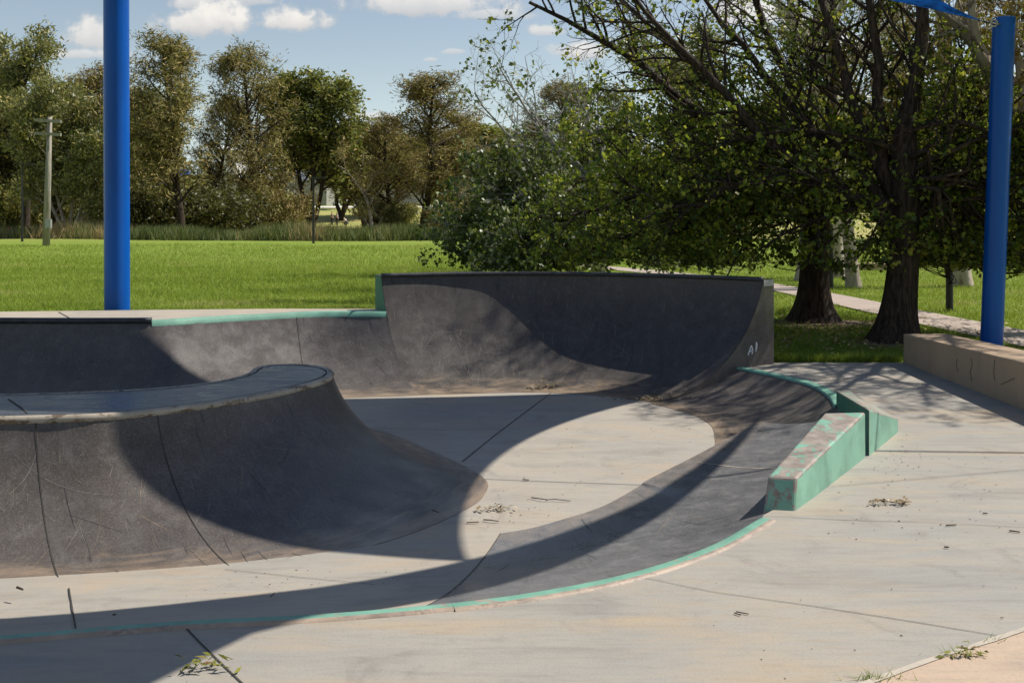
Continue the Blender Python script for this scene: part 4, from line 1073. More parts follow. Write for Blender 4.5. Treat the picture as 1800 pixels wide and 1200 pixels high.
SB = [(15, 408, 300, 130), (70, 406, 330, 110), (165, 407, 300, 120), (215, 410, 330, 100), (270, 412, 310, 120), (370, 412, 318, 130), (425, 408, 300, 110), (480, 408, 325, 100), (500, 402, 340, 60),
      (690, 402, 345, 95), (672, 404, 358, 60), (785, 410, 352, 80), (835, 408, 330, 90), (900, 405, 300, 120), (1010, 405, 300, 150), (1130, 405, 300, 170), (1250, 408, 310, 160)]
SBL = ['dark shrub at the far left below the open gum', 'dark shrub left of the utility pole', 'dark shrub right of the utility pole', 'dark shrub just right of the tall blue pole', 'dark shrub left of the tallest needle tree trunk',
       'dark shrub right of the tallest needle tree trunk', 'brownish shrub under the narrow needle tree', 'brownish shrub left of the forked trunk', 'shrub at the foot of the forked tree',
       'dark shrub right of the three people', 'low shrub beside the white stemmed gum', 'rusty shrub right of the clear dark trunk', 'rusty drooping shrub near the poplar', 'shrub half hidden behind the poplar',
       'shrub behind the quarter pipe, left one', 'shrub behind the quarter pipe, middle one', 'shrub behind the quarter pipe, right one']
for k, (q, lb) in enumerate(zip(SB, SBL)):
    lf = 'leaf_casu_brown' if lb.startswith(('rusty', 'brownish')) else ('leaf_shrub' if k % 3 else 'leaf_gum')
    tree('shrub', lb, 'shrub', *q, SHB, 18 + k % 2, 'bark_dark', lf, None, k * 1.7, 'shrubs along the reeds')

tree('yellow_tree', 'small bright yellow autumn tree far behind, in the gap right of the forked tree', 'tree', 632, 385, 214, 62, FK, 16, 'bark_dark', 'leaf_yellow', 175, 2.2)
# far-off wood that reads as one mass
rg = np.random.default_rng(5)
n = 900; ax_ = rg.uniform(-150, 170, n); ay_ = rg.uniform(215, 290, n); hh = 9 + 4 * np.sin(ax_ * .09) + 3 * np.sin(ax_ * .23 + 1) + rg.uniform(-3, 2, n)
pts = []
for x, y, h in zip(ax_, ay_, hh):
    for k in range(26):
        a_ = rg.normal(size=3); a_ /= np.linalg.norm(a_); rr = 3.2 * rg.random() ** .4
        pts.append((np.array((x, y, float(gz(x, y)) + h * .55)) + a_ * np.array((rr, rr, h * .5 * rr / 3.2)), np.array((0, 0, 1.0))))
v, f, tn = leaves(pts, 1, .5, 1.5, .7, rg, clump=.25)
tag(mesh_obj('far_trees', v, f, M['leaf_green'], None, attr=tn), 'distant green wood behind the park, seen through the tree line', 'woods', kind='stuff')

# ---- the trees beside the bowl
def px_path(pts, Y0, dY, pw=1.0, n=10):
    q = [at(x, y, Y0 + dY * (i / (len(pts) - 1)) ** pw) for i, (x, y) in enumerate(pts)]
    return catmull(q, n)

def trunk_mesh(W, pts, rad, flare, rg, k=20):
    """a trunk with a buttressed foot"""
    n = 26; c = catmull(np.hstack([np.array(pts, float), np.array(rad, float)[:, None]]), n)
    th = np.arange(k) * 2 * math.pi / k
    vs = []
    lob = sum(rg.uniform(.3, 1) * np.cos(m * th + rg.uniform(0, 6)) for m in (3, 4, 5, 7)) / 3
    z0 = c[0, 2]
    for p in c:
        hgt = p[2] - z0; fl = math.exp(-max(0, hgt) / flare[1])
        r = p[3] * (1 + flare[0] * fl * (1 + .85 * lob) + .05 * np.cos(5 * th + hgt * 1.5) + .03 * np.cos(9 * th - hgt))
        vs.append(np.stack([p[0] + r * np.cos(th), p[1] + r * np.sin(th), np.full(k, p[2])], -1))
    W.v.append(np.concatenate(vs)); i = np.arange(n - 1)[:, None] * k; j = np.arange(k)[None, :]; j2 = (j + 1) % k
    W.f.append(np.stack([i + j, i + j2, i + k + j2, i + k + j], -1).reshape(-1, 4) + W.n); W.n += n * k
    return c

SPN = dict(zmin=.98, ymin=15.25, seg=[8, 5, 4, 3], wob=[.05, .10, .14, .2], trop=[0, .05, .02, -.02], ch=[3.2, 3.4, 4], t0=[.15, .15, .15], ang=[(25, 65), (25, 60), (25, 75)],
           len=[1.9, .85, .38], rc=[.035, .014, .006], side=[8, 5, 4, 3], tap=.3, rmin=.0035, rdraw=0)

def near_tree(name, label, cat, base, trunk, flare, limbs, skirt, seed, wood, leaf, leaf_size, per, aspect, sp=SPN, droop=.25, group=None, spr=.05):
    rg = np.random.default_rng(seed); Wt, Wb = Wood(), Wood()
    trunk_mesh(Wt, [p[:3] for p in trunk], [p[3] for p in trunk], flare, rg)
    for lp, r0, dens in limbs:
        lp = np.array(lp); L = np.linalg.norm(np.diff(lp, axis=0), axis=1).sum()
        lp = lp + rg.normal(size=lp.shape) * .035 * (np.arange(len(lp)) > 0)[:, None]
        rad = np.linspace(r0, max(.018, r0 * .22), len(lp))
        Wb.tube(lp, rad, 9)
        branch_off(Wb, list(lp), rad, L, 0, sp, rg, dens, .18)
    tr = np.array([p[:3] for p in trunk])
    for z_, az_, L_, el_, dens in skirt:
        k = int(np.argmin(abs(tr[:, 2] - z_))); q = tr[k].copy(); q[2] = z_
        d_ = unit(np.array((math.cos(az_), math.sin(az_), el_))); pts = [q]; dd = d_.copy()
        for s_ in range(8):
            dd = unit(dd + np.array((0, 0, -.14)) + rg.normal(size=3) * .07)
            if pts[-1][1] < 15.7 and dd[1] < .1: dd = unit(np.array((dd[0], .2, dd[2])))
            if pts[-1][2] < sp.get('zmin', -9) + .3 and dd[2] < 0: dd = unit(np.array((dd[0], dd[1], .04)))
            pts.append(pts[-1] + dd * L_ / 8)
        rad = np.linspace(.05, .012, 9); Wb.tube(pts, rad, 6)
        branch_off(Wb, pts, rad, L_, 0, sp, rg, dens, .2)
    e = empty(name, base, label, cat, group)
    v, f = Wt.arrays(); mesh_obj('trunk', v, f, M[wood], e, True)
    v, f = Wb.arrays(); mesh_obj('limbs', v, f, M[wood], e, True)
    v, f, tn = leaves(Wb.anch, per, spr, leaf_size, aspect, rg, droop=droop, clump=.3)
    # nothing may hang below knee height
    keep = v.reshape(-1, 4, 3)[:, :, 2].min(1) > (.55 if leaf == 'leaf_poplar' else 1.0 + .22 * np.sin(v.reshape(-1, 4, 3)[:, 0, 0] * 3.1) + .14 * np.sin(v.reshape(-1, 4, 3)[:, 0, 0] * 7.3 + v.reshape(-1, 4, 3)[:, 0, 1] * 2))
    v = v.reshape(-1, 4, 3)[keep].reshape(-1, 3); tn = tn.reshape(-1, 4)[keep].ravel(); f = np.arange(len(v)).reshape(-1, 4)
    mesh_obj('crown', v, f, M[leaf], e, attr=tn)
    print(name, 'anchors', len(Wb.anch), 'leaves', len(f), 'wood', Wb.n)
    return e

rs = np.random.default_rng(21)
def skirt(n, z, L, az=None, el=(.15, .5), dens=.9):
    out = []
    for k in range(n):
        a_ = (2 * math.pi * (k + rs.random()) / n) if az is None else rs.uniform(*az)
        out.append((rs.uniform(*z), a_, rs.uniform(*L), rs.uniform(*el), dens))
    return out
# tree A (left trunk)
YA = 19.1; A0_ = (5.62, YA, float(gz(5.6, YA)))
trA = [(5.62, YA, -.15, .30), (5.62, YA, .5, .27), (5.63, YA, 1.1, .25), (5.68, YA, 1.8, .24), (5.72, YA, 2.6, .20), (5.74, YA + .1, 3.4, .14)]
limA = [(px_path([(1437, 400), (1405, 335), (1340, 290), (1240, 205), (1130, 115), (1010, 45), (930, 5)], YA, -1.0), .13, .2),
        (px_path([(1432, 395), (1385, 322), (1290, 300), (1190, 318), (1090, 352), (1000, 380)], YA, -1.8), .10, .42),
        (px_path([(1436, 390), (1380, 300), (1290, 266), (1180, 272), (1090, 305), (1020, 340)], YA, 1.6), .09, .4),
        (px_path([(1442, 380), (1425, 270), (1390, 150), (1340, 40), (1300, -80), (1270, -200)], YA, 1.2), .13, .16),
        (px_path([(1446, 380), (1450, 260), (1470, 120), (1462, -40), (1450, -220)], YA, 2.2), .12, .16),
        (px_path([(1440, 385), (1330, 250), (1220, 120), (1120, 30), (1040, -60)], YA, 2.4), .11, .16),
        (px_path([(1446, 385), (1500, 320), (1560, 270), (1640, 240)], YA, 2.0), .09, .42),
        (px_path([(1430, 395), (1330, 350), (1220, 370), (1120, 410), (1040, 440)], YA, -.6), .08, .5)]
near_tree('park_tree', 'spreading dark barked tree nearest the tall quarter pipe', 'tree', A0_, trA, (1.0, .32), limA,
          skirt(9, (2.0, 2.9), (3.0, 4.6), None, (.25, .55), .5) + skirt(4, (2.0, 3.2), (2.2, 3.4), (-2.9, -.3), (.3, .8), .6) + skirt(6, (1.9, 2.6), (3.6, 5.0), (2.3, 4.0), (.3, .5), .5), 31, 'bark_near', 'leaf_near', .088, 4, .72, group='dark park trees beside the bowl')
# tree B (right trunk)
YB = 16.2; B0_ = (6.12, YB, float(gz(6.1, YB)))
trB = [(6.05, YB, -.15, .28), (6.12, YB, .5, .25), (6.18, YB, 1.2, .235), (6.22, YB, 2.0, .225), (6.22, YB, 2.8, .20), (6.26, YB + .1, 3.6, .15)]
limB = [(px_path([(1590, 360), (1596, 250), (1610, 130), (1620, 0), (1628, -150), (1640, -330)], YB, .6), .16, .14),
        (px_path([(1586, 365), (1556, 300), (1546, 200), (1540, 80), (1522, -40), (1500, -220)], YB, 1.0), .12, .14),
        (px_path([(1582, 360), (1525, 250), (1485, 140), (1455, 40), (1420, -70), (1380, -200)], YB, 1.6), .11, .14),
        (px_path([(1578, 390), (1520, 300), (1430, 230), (1370, 160), (1285, 60), (1190, -60)], YB, 2.0), .11, .14),
        (px_path([(1578, 420), (1518, 362), (1440, 330), (1392, 292), (1330, 228), (1255, 150), (1150, 40), (1090, -40)], YB, .6), .12, .2),
        (px_path([(1450, 334), (1390, 318), (1300, 325), (1200, 360), (1120, 385)], YB + .2, -.6), .06, .5),
        (px_path([(1596, 380), (1640, 300), (1700, 230), (1770, 150), (1840, 60)], YB, 1.8), .10, .3),
        (px_path([(1596, 390), (1660, 340), (1740, 330), (1820, 340)], YB, 1.4), .08, .5)]
near_tree('park_tree', 'many stemmed dark tree behind the end of the tan seat wall', 'tree', B0_, trB, (.9, .34), limB,
          skirt(9, (2.1, 3.1), (2.4, 3.8), None, (.25, .6), .5) + skirt(6, (2.0, 3.4), (1.8, 3.0), (-2.9, -.3), (.3, .8), .65) + skirt(4, (2.1, 2.9), (2.6, 3.4), (-.8, .9), (.3, .55), .5), 32, 'bark_near', 'leaf_near', .082, 4, .72, group='dark park trees beside the bowl')
# silver poplar left of them
YP = 25.0; xp = (1052 - 900) / F * YP
trP = [(xp, YP, -.1, .17), (xp, YP, 1.0, .15), (xp - .05, YP, 2.2, .13), (xp - .15, YP, 3.4, .10)]
limP = [(px_path([(1048, 330), (1015, 300), (975, 318), (935, 340), (892, 362), (846, 402)], YP, -.8), .075, .25),
        (px_path([(1045, 320), (1000, 270), (955, 235), (930, 200), (905, 160), (880, 118)], YP, .5), .06, .06),
        (px_path([(1045, 330), (985, 270), (925, 262), (870, 210), (835, 165)], YP, .8), .05, .07),
        (px_path([(1048, 360), (990, 385), (930, 402), (885, 420), (860, 440)], YP, -.6), .06, 1.0),
        (px_path([(1050, 340), (1060, 260), (1030, 200), (1010, 160)], YP, .6), .06, .08),
        (px_path([(1050, 370), (980, 345), (910, 330), (860, 330)], YP, 1.0), .06, .4),
        (px_path([(1052, 360), (1100, 300), (1150, 270), (1200, 260)], YP, .6), .06, .3)]
near_tree('poplar_tree', 'silver limbed poplar hanging low over the lawn behind the quarter pipe', 'tree', (xp, YP, float(gz(xp, YP))), trP, (.5, .3), limP,
          skirt(11, (1.5, 2.6), (2.4, 3.6), (2.2, 4.2), (.1, .4), .7) + skirt(5, (1.6, 2.4), (2.2, 3.2), None, (.1, .4), .6), 33, 'bark_silver', 'leaf_poplar', .105, 5, .85, sp=dict(SPN, zmin=.6, ymin=-99), droop=.3, spr=.08)
# gum off to the right whose pale limbs cross the top right corner
YG = 17.2; xg = (1880 - 900) / F * YG
def gp(x, y, Y=YG): return at(x, y, Y)
trG = [(*gp(1880, 589)[:2], -.1, .26), (*gp(1845, 480), .24), (*gp(1812, 380), .22), (*gp(1782, 265), .2), (*gp(1752, 150), .17), (*gp(1716, 80), .12)]
SPG = dict(SPN); SPG.update(ymin=-99, zmin=-9, ch=[2.2, 3.2, 4], ang=[(25, 60), (25, 60), (25, 80)], len=[2.0, .9, .42], trop=[.02, .06, .0, -.08])
limG = [(px_path([(1716, 80), (1690, 50), (1655, 15), (1620, -40), (1570, -130)], YG, .4), .11, .35),
        (px_path([(1752, 150), (1722, 90), (1712, 30), (1700, -60), (1690, -160)], YG, -.6), .10, .4),
        (px_path([(1782, 265), (1800, 160), (1780, 40), (1770, -60), (1760, -200)], YG, .6), .10, .6),
        (px_path([(1800, 300), (1850, 120), (1880, -60), (1900, -260)], YG, -2.6), .13, .85),
        (px_path([(1800, 300), (1900, 140), (1990, -20), (2060, -200)], YG, -4.2), .13, .9),
        (px_path([(1800, 290), (1830, 100), (1840, -140), (1820, -330)], YG, 1.0), .12, .8),
        (px_path([(1752, 150), (1760, 115), (1740, 95), (1715, 100)], YG, .5), .04, 1.0),
        (catmull([(8.75, 17.0, 3.2), (9.3, 16.0, 5.0), (9.3, 14.9, 6.2), (9.0, 13.6, 6.8)], 10), .10, .7), (catmull([(8.75, 17.0, 3.4), (10.3, 16.0, 5.6), (10.6, 14.4, 6.9), (10.3, 12.8, 7.4)], 10), .10, .7), (catmull([(8.7, 17.0, 3.6), (8.6, 16.5, 5.6), (8.4, 15.6, 6.6), (8.2, 14.8, 7.0)], 10), .08, .7)]
near_tree('leaning_gum', 'smooth pale gum with orange tinged leaves leaning in behind the blue pole, top right', 'tree', (*gp(1880, 589)[:2], 0), trG, (.4, .4), limG,
          skirt(6, (3.5, 5.5), (2.0, 3.2), (1.0, 3.2), (.1, .5), .8), 34, 'bark_pale', 'leaf_orange', .10, 5, .30, sp=SPG, droop=.8)
# pale trunked gums across the path
for k, (x, yb, w_, lean, lb) in enumerate(((1692, 503, 30, -40, 'pale trunked gum on the lawn left of the leaning blue pole'), (1501, 505, 22, -55, 'pale slim gum between the two dark trunks'), (1474, 486, 20, -20, 'grey gum just right of the left dark trunk'), (1415, 492, 28, 25, 'broad pale gum behind the left dark trunk'))):
    Yk = F * H / (yb - YH); r_ = w_ / F * Yk / 2
    tr = [(*at(x, yb, Yk)[:2], -.1, r_ * 1.15)] + [(*at(x + lean * ((yb - y) / 500), y, Yk), r_ * s_) for y, s_ in ((440, 1.0), (330, .92), (200, .8), (80, .66), (-40, .5))]
    tp = tr[-1]
    lm = [(px_path([(x + lean * .75, 130), (x + lean - 60, 20), (x + lean - 130, -90), (x + lean - 170, -180)], Yk, 1.5), r_ * .55, .6),
          (px_path([(x + lean * .85, 80), (x + lean + 50, -40), (x + lean + 90, -140), (x + lean + 110, -240)], Yk, -1.5), r_ * .5, .6),
          (px_path([(x + lean * .7, 180), (x + lean + 70, 90), (x + lean + 150, 10), (x + lean + 200, -60)], Yk, 2.5), r_ * .4, .6),
          (px_path([(x + lean, -30), (x + lean - 10, -120), (x + lean + 10, -260)], Yk, .5), r_ * .5, .6)]
    near_tree('gum_tree', lb, 'tree', (*at(x, yb, Yk)[:2], 0), tr, (.22, .25), lm, [], 50 + k, 'bark_pale', 'leaf_gum', .15, 5, .32, sp=dict(SPG, ch=[1.3, 2.2, 3], len=[2.4, 1.1, .5]), droop=.7, group='pale gums across the path')

YW = 90.0; xw, yw = at(655, 409, YW)[:2]
trW = [(*at(655, 410, YW), .17), (*at(652, 385, YW), .15), (*at(648, 362, YW), .14), (*at(640, 342, YW), .12), (*at(627, 322, YW), .10), (*at(614, 306, YW), .07)]
SPW = dict(SPG, ch=[.9, 1.2, 3], len=[2.6, 1.4, .7], rc=[.06, .03, .02], rmin=.015, ang=[(30, 70), (30, 65), (25, 80)])
limW = [(px_path([(614, 306), (604, 296), (592, 290)], YW, .5), .06, .9), (px_path([(627, 322), (632, 300), (640, 285)], YW, -.8), .06, .9), (px_path([(648, 362), (664, 340), (676, 322)], YW, .8), .07, .9),
        (px_path([(640, 342), (652, 318), (655, 296)], YW, -.6), .06, .8), (px_path([(655, 405), (668, 390), (673, 378)], YW, -.3), .07, .5), (px_path([(655, 405), (645, 392), (641, 380)], YW, .3), .06, .5)]
near_tree('spreading_gum', 'small rusty gum with a thin leaning white stem in the centre', 'tree', (xw, yw, 0), trW, (.2, .3), limW, [], 61, 'bark_pale', 'leaf_casu_brown', .36, 6, .3, sp=SPW, droop=.5, group='trees beyond the lawn', spr=.25)

# ---- grass and reeds
def blades(pts, h, wd, rg, lean=.35):
    n = len(pts); az_ = rg.uniform(0, 2 * math.pi, n)
    side = np.stack([np.cos(az_), np.sin(az_), np.zeros(n)], -1) * (wd / 2)[:, None]
    tip = np.stack([rg.normal(size=n) * lean * h, rg.normal(size=n) * lean * h, h], -1)
    return np.stack([pts - side, pts + side, pts + tip], 1).reshape(-1, 3), np.arange(n * 3).reshape(n, 3)
def in_path(x, y): return (x > np.interp(y, [q[1] for q in pn], [q[0] for q in pn]) - .02) & (x < np.interp(y, [q[1] for q in pf], [q[0] for q in pf]) + .02)
rg = np.random.default_rng(9)
n = 520000; q = rg.random(n); y = 13.95 / (1 - q * (1 - 13.95 / 60)); x = rg.uniform(-.62, .76, n) * y
deck_edge = np.interp(x, [-10, -7.2, -5, -3.4, -1.98, -1.9, -.84, 0, .84, 1.7, 2.4, 2.9, 3.55, 3.61, 5.34, 5.35, 5.97, 5.98], [14.33, 14.48, 14.75, 14.91, 14.87, 14.86, 15.08, 15.17, 15.12, 14.89, 14.6, 14.3, 14.03, 14.03, 14.03, 14.05, 14.05, 8])
ok = (y > deck_edge) & ~in_path(x, y) & (np.hypot((x - 5.7) / 1.2, (y - 18.85) / .7) > .55 + .5 * rg.random(len(x))) & (np.hypot((x - 6.1) / 1.0, (y - 15.95) / .6) > .55 + .5 * rg.random(len(x)))
x, y = x[ok], y[ok]
base = np.stack([x, y, gz(x, y) - .005], -1); sc = (y / 14) ** .6
h = rg.uniform(.03, .075, len(x)) * sc * (1 + .35 * np.sin(x * 2.1 + np.sin(y * 1.7)) * np.sin(y * 2.6)); v, f = blades(base, h, .011 * sc, rg, .55)
patch = np.sin(x * .55 + 1.3 * np.sin(y * .8)) * np.sin(y * 1.1 + .9 * np.sin(x * .4)) + .6 * np.sin(x * 1.7 + y * .6) * np.sin(y * 2.3 - x * .3)
tn = np.repeat(np.clip(rg.normal(.55, .2, len(x)) + .16 * patch + .3 * (patch > 1.05), 0, .99), 3)
gr = mesh_obj('grass', v, f, M['blade'], None, attr=tn)
tag(gr, 'bright green mown grass of the lawn round the skate bowl', 'grass', kind='stuff')
# long tufts at the foot of slabs and walls
n = 9000; q = rg.random(n)
seg = [((3.62, 14.05), (5.33, 14.06), .10), ((-9, 14.42), (-5, 14.8), .05), ((-5, 14.8), (-2, 14.82), .05)]
pts = []
for (x0, y0), (x1, y1), hh_ in seg:
    m = 2600; t_ = rg.random(m); pts.append(np.stack([x0 + (x1 - x0) * t_ + rg.normal(size=m) * .02, y0 + (y1 - y0) * t_ + abs(rg.normal(size=m)) * .10, np.full(m, hh_)], -1))
pts = np.concatenate(pts); hh_ = pts[:, 2] * rg.uniform(.6, 1.5, len(pts)); b0 = np.stack([pts[:, 0], pts[:, 1], gz(pts[:, 0], pts[:, 1])], -1)
v, f = blades(b0, hh_, np.full(len(pts), .012), rg, .5)
tag(mesh_obj('edge_grass', v, f, M['blade'], None, attr=np.repeat(rg.uniform(.1, .8, len(pts)), 3)), 'longer grass fringe along the concrete edges', 'grass', kind='stuff')
# reeds in a belt along the far side of the lawn
n = 26000; x = rg.uniform(-45, 6, n); yy_ = 69 + 2.2 * np.sin(x * .12) + rg.uniform(0, 7, n) + np.clip(-x - 25, 0, 20) * .15
edge_ok = (x < -2.5) | (rg.random(n) < .35); x, yy_ = x[edge_ok], yy_[edge_ok]
hh_ = rg.uniform(.45, 1.45, len(x)) * (.8 + .3 * np.sin(x * .55) * np.sin(x * .21 + 2)) * (1 - .45 * np.clip((x + 8) / 12, 0, 1)); v, f = blades(np.stack([x, yy_, gz(x, yy_)], -1), hh_, np.full(len(x), .07), rg, .28)
tone = np.clip(.42 + .25 * np.sin(x * .35) + .2 * np.sin(x * 1.3) + rg.normal(size=len(x)) * .2 + .25 * (x < -28), 0, 1)
tag(mesh_obj('reeds', v, f, M['reed'], None, attr=np.repeat(tone, 3)), 'belt of tall green and brown reeds along the far edge of the lawn', 'reeds', kind='stuff')

# fallen leaves under the park trees
r2 = np.random.default_rng(88); m = 900
lx, ly = r2.normal(5.2, 1.6, m), r2.normal(16.9, 1.3, m); okl = (ly > 14.1) & (np.hypot(lx - 6.1, ly - YB) > .3) & (np.hypot(lx - 5.6, ly - YA) > .35)
an = [(np.array((a_, b_, float(gz(a_, b_)) + .05)), unit(np.array((r2.normal(), r2.normal(), 0)))) for a_, b_ in zip(lx[okl], ly[okl])]
v, f, tn = leaves(an, 1, .01, .075, .6, r2, along=1, horiz=.6, clump=.3, flat=2)
M['fallen'] = leaf_mat('fallen leaf', [(0, (0.14, 0.09, 0.04)), (.5, (0.36, 0.26, 0.12)), (1, (0.55, 0.45, 0.22))], .2, .6, .3)
tag(mesh_obj('fallen_leaves', v, f, M['fallen'], None, attr=tn), 'pale fallen leaves on the shaded grass under the park trees', 'leaf litter', kind='stuff')
# ---- poles and lamps on the lawn
def base_at(x, yb): 
    Y = F * H / (yb - YH); X = (x - 900) / F * Y; return X, Y, float(gz(X, Y))
def lamp(x, yb, yt, label, arm=1):
    X, Y, z = base_at(x, yb); top = H - (yt - YH) * Y / F
    e = empty('park_lamp', (X, Y, z), label, 'street lamp', 'black park lamps')
    mb = MB(); mb.tube([(X, Y, z - .2), (X, Y, z + 1.0), (X, Y, top)], [.075, .07, .05], 12); mb.lathe([(.12, 0), (.12, .03)], (X, Y, z), 12); mb.build('post', M['black_metal'], e)
    mb = MB(); mb.box((X + .28 * arm, Y, top + .03), (.95, .38, .07)); mb.tube([(X, Y, top - .12), (X, Y, top + .0)], .07, 10)
    hd = mb.build('lamp_head', M['black_metal'], e)
    mb = MB(); mb.box((X + .34 * arm, Y, top - .015), (.6, .28, .02)); mb.build('lens', M['grey_metal'], hd)
lamp(39, 424, 290, 'black flat headed lamp at the far left, beside the utility pole')
lamp(551, 427, 313, 'black lamp in front of the forked green tree at the lawn edge')
lamp(1669, 548, 60, 'black lamp post on the right lawn, just left of the leaning blue pole')
lamp(1460, 508, 150, 'black lamp post beside the path, behind the left dark trunk')
X, Y, z = base_at(81, 431)
up = empty('utility_pole', (X, Y, z), 'weathered wooden utility pole with two crossarms on the lawn, left', 'utility pole')
M['pole_wood'] = bark_mat('weathered pole timber', (0.20, 0.18, 0.145), (0.36, 0.33, 0.28), (12, 12, .8), .3)
tp = at(87.5, 206, Y)
mb = MB(); mb.tube([(X, Y, z - .3), tuple((np.array((X, Y, z)) + np.array(tp)) / 2), tp], [.21, .17, .13], 14); mb.build('shaft', M['pole_wood'], up, True)
for yy, hw in ((213, 21), (236, 21)):
    c = at(86.5, yy, Y); mb = MB(); mb.box((c[0], c[1] - .17, c[2]), (hw * 2.2 / F * Y, .14, .17), 0.0, tilt=Matrix.Rotation(.06, 3, 'Y')); 
    arm = mb.build('crossarm', M['pole_wood'], up)
    for k in (-.92, -.45, .45, .92):
        mb = MB(); mb.lathe([(.03, .05), (.03, .12), (.075, .14), (.05, .19), (.07, .22), (.03, .28)], (c[0] + k * hw / F * Y, c[1] - .17, c[2] - k * hw / F * Y * .06), 8); mb.build('insulator', M['grey_metal'], arm)
c = at(87, 393, Y); mb = MB(); mb.box((c[0] + .05, c[1] - .24, c[2]), (.32, .2, .5)); mb.build('meter_box', M['grey_metal'], up)
for k, (x, yb, yt) in enumerate(((504, 398, 228), (516, 400, 244))):
    X, Y, z = (x - 900) / F * 128, 128.0, 0.2; top = H - (yt - YH) * Y / F
    e = empty('light_mast', (X, Y, z), ('pale steel light mast behind the narrow needle tree, taller one', 'pale steel light mast behind the narrow needle tree, shorter one')[k], 'light mast', 'pale steel masts')
    mb = MB(); mb.tube([(X, Y, z - .2), (X, Y, top)], [.16, .08], 8); mb.build('mast', M['grey_metal'], e); mb = MB(); mb.box((X - .4, Y, top + .1), (1.3, .4, .3)); mb.build('lamp_head', M['grey_metal'], e)
# orange-red rail at the far left
X, Y, z = base_at(4, 417)
e = empty('safety_rail', (X, Y, z), 'orange red safety rail at the far left edge of the lawn', 'safety rail'); M['orange'] = simple('orange red paint', (0.42, 0.09, 0.035), .5)
for dx in (-.9, 0, .45): 
    mb = MB(); mb.tube([(X + dx, Y, z - .1), (X + dx, Y, z + (.55 if dx < .2 else .85))], .05, 8); mb.build('post', M['orange'], e)
mb = MB(); mb.tube([(X - 1.2, Y, z + .5), (X, Y, z + .5), (X + .45, Y, z + .42)], .045, 8); mb.build('rail', M['orange'], e)
# dark timber barrier and pale stone edging across the right lawn
X0, Y0, z0 = base_at(1545, 469); X1 = (1990 - 900) / F * Y0
e = empty('timber_barrier', (X0, Y0, z0), 'long low dark timber barrier across the far right lawn', 'barrier'); M['timber_dark'] = bark_mat('dark timber', (0.025, 0.02, 0.017), (0.06, 0.05, 0.04), (1, 9, 9), .4)
mb = MB(); mb.box(((X0 + X1) / 2, Y0, z0 + .20), (X1 - X0, .16, .13)); mb.build('beam', M['timber_dark'], e)
for k in range(7): 
    mb = MB(); mb.box((X0 + .3 + k * 1.35, Y0, z0 + .06), (.14, .13, .28)); mb.build('post', M['timber_dark'], e)
X0, Y0, z0 = base_at(1488, 472)
e = empty('stone_edging', (X0, Y0, z0), 'low pale sandstone edging beyond the path, between the dark trunks', 'stone edging')
for k in range(4): 
    mb = MB(); mb.box((X0 + .2 + k * .36, Y0 + .02 * (k % 2), z0 + .09 + .015 * (k % 3)), (.35, .35, .26)); mb.build('stone_block', M['ledge'], e)
X0, Y0, z0 = base_at(1412, 474)
e = empty('park_bench', (X0, Y0, z0), 'pale slatted bench behind the left dark trunk', 'bench'); M['slat'] = simple('pale bench timber', (0.45, 0.42, 0.38), .6)
mb = MB()
for k in range(3): mb.box((X0 + .9, Y0 + .14 * k, z0 + .45), (1.7, .11, .035))
mb.build('seat', M['slat'], e); mb = MB()
for k in range(2): mb.box((X0 + .9, Y0 + .46, z0 + .62 + .15 * k), (1.7, .03, .11))
mb.build('backrest', M['slat'], e)
for dx in (.2, 1.6): 
    mb = MB(); mb.box((X0 + dx, Y0 + .14, z0 + .2), (.06, .35, .44)); mb.build('leg', M['black_metal'], e)

# ---- houses and a blue roof glimpsed through the tree line
def house(label, x, Y, w_, d_, hw, hr, wallm, roofm, zb=None):
    X = (x - 900) / F * Y; z = float(gz(X, Y)) if zb is None else zb
    e = empty('house', (X, Y, z), label, 'house', 'houses behind the tree line')
    mb = MB(); mb.box((X, Y + d_ / 2, z + hw / 2 - .2), (w_, d_, hw + .4)); mb.build('wall', wallm, e)
    mb = MB(); o_ = .5
    a = [(X - w_ / 2 - o_, Y - o_, z + hw), (X + w_ / 2 + o_, Y - o_, z + hw), (X + w_ / 2 + o_, Y + d_ + o_, z + hw), (X - w_ / 2 - o_, Y + d_ + o_, z + hw), (X - w_ / 2 + 1.5, Y + d_ / 2, z + hw + hr), (X + w_ / 2 - 1.5, Y + d_ / 2, z + hw + hr)]
    mb.add(a, [(0, 1, 5, 4), (2, 3, 4, 5), (1, 2, 5), (3, 0, 4), (3, 2, 1, 0)]); mb.build('roof', roofm, e)
    for k in range(3):
        xx = X - w_ / 2 + w_ * (k + .6) / 3.2; mb = MB(); mb.box((xx, Y - .02, z + hw * .55), (1.5, .08, 1.2)); fr = mb.build('window', M['slat'], e)
        mb = MB(); mb.box((xx, Y - .05, z + hw * .55), (1.3, .06, 1.0)); mb.build('pane', M['glass'], fr)
M['glass'] = simple('window glass', (0.03, 0.035, 0.04), .1)
wh = simple('white wall', (0.75, 0.74, 0.72), .7); rb = simple('blue grey roof', (0.16, 0.19, 0.25), .5); rw_ = simple('white roof', (0.72, 0.72, 0.72), .5)
house('house with a blue grey roof behind the forked tree', 530, 205, 10, 9, 5.2, 3.4, simple('drab wall', (0.28, 0.28, 0.25), .8), rb)
house('white roofed house behind the leaning white stem', 672, 215, 6, 8, 8.6, 2.2, simple('dull grey wall', (0.3, 0.3, 0.28), .8), rw_)  # walls in one dull grey under the white roof
house('blue grey roofed house left of the rusty needle tree', 700, 200, 10, 9, 4.6, 3.0, simple('grey wall', (0.3, 0.3, 0.3), .8), rb)
house('white house behind the narrow needle tree', 398, 210, 4, 8, 11.5, 1.6, wh, rw_)
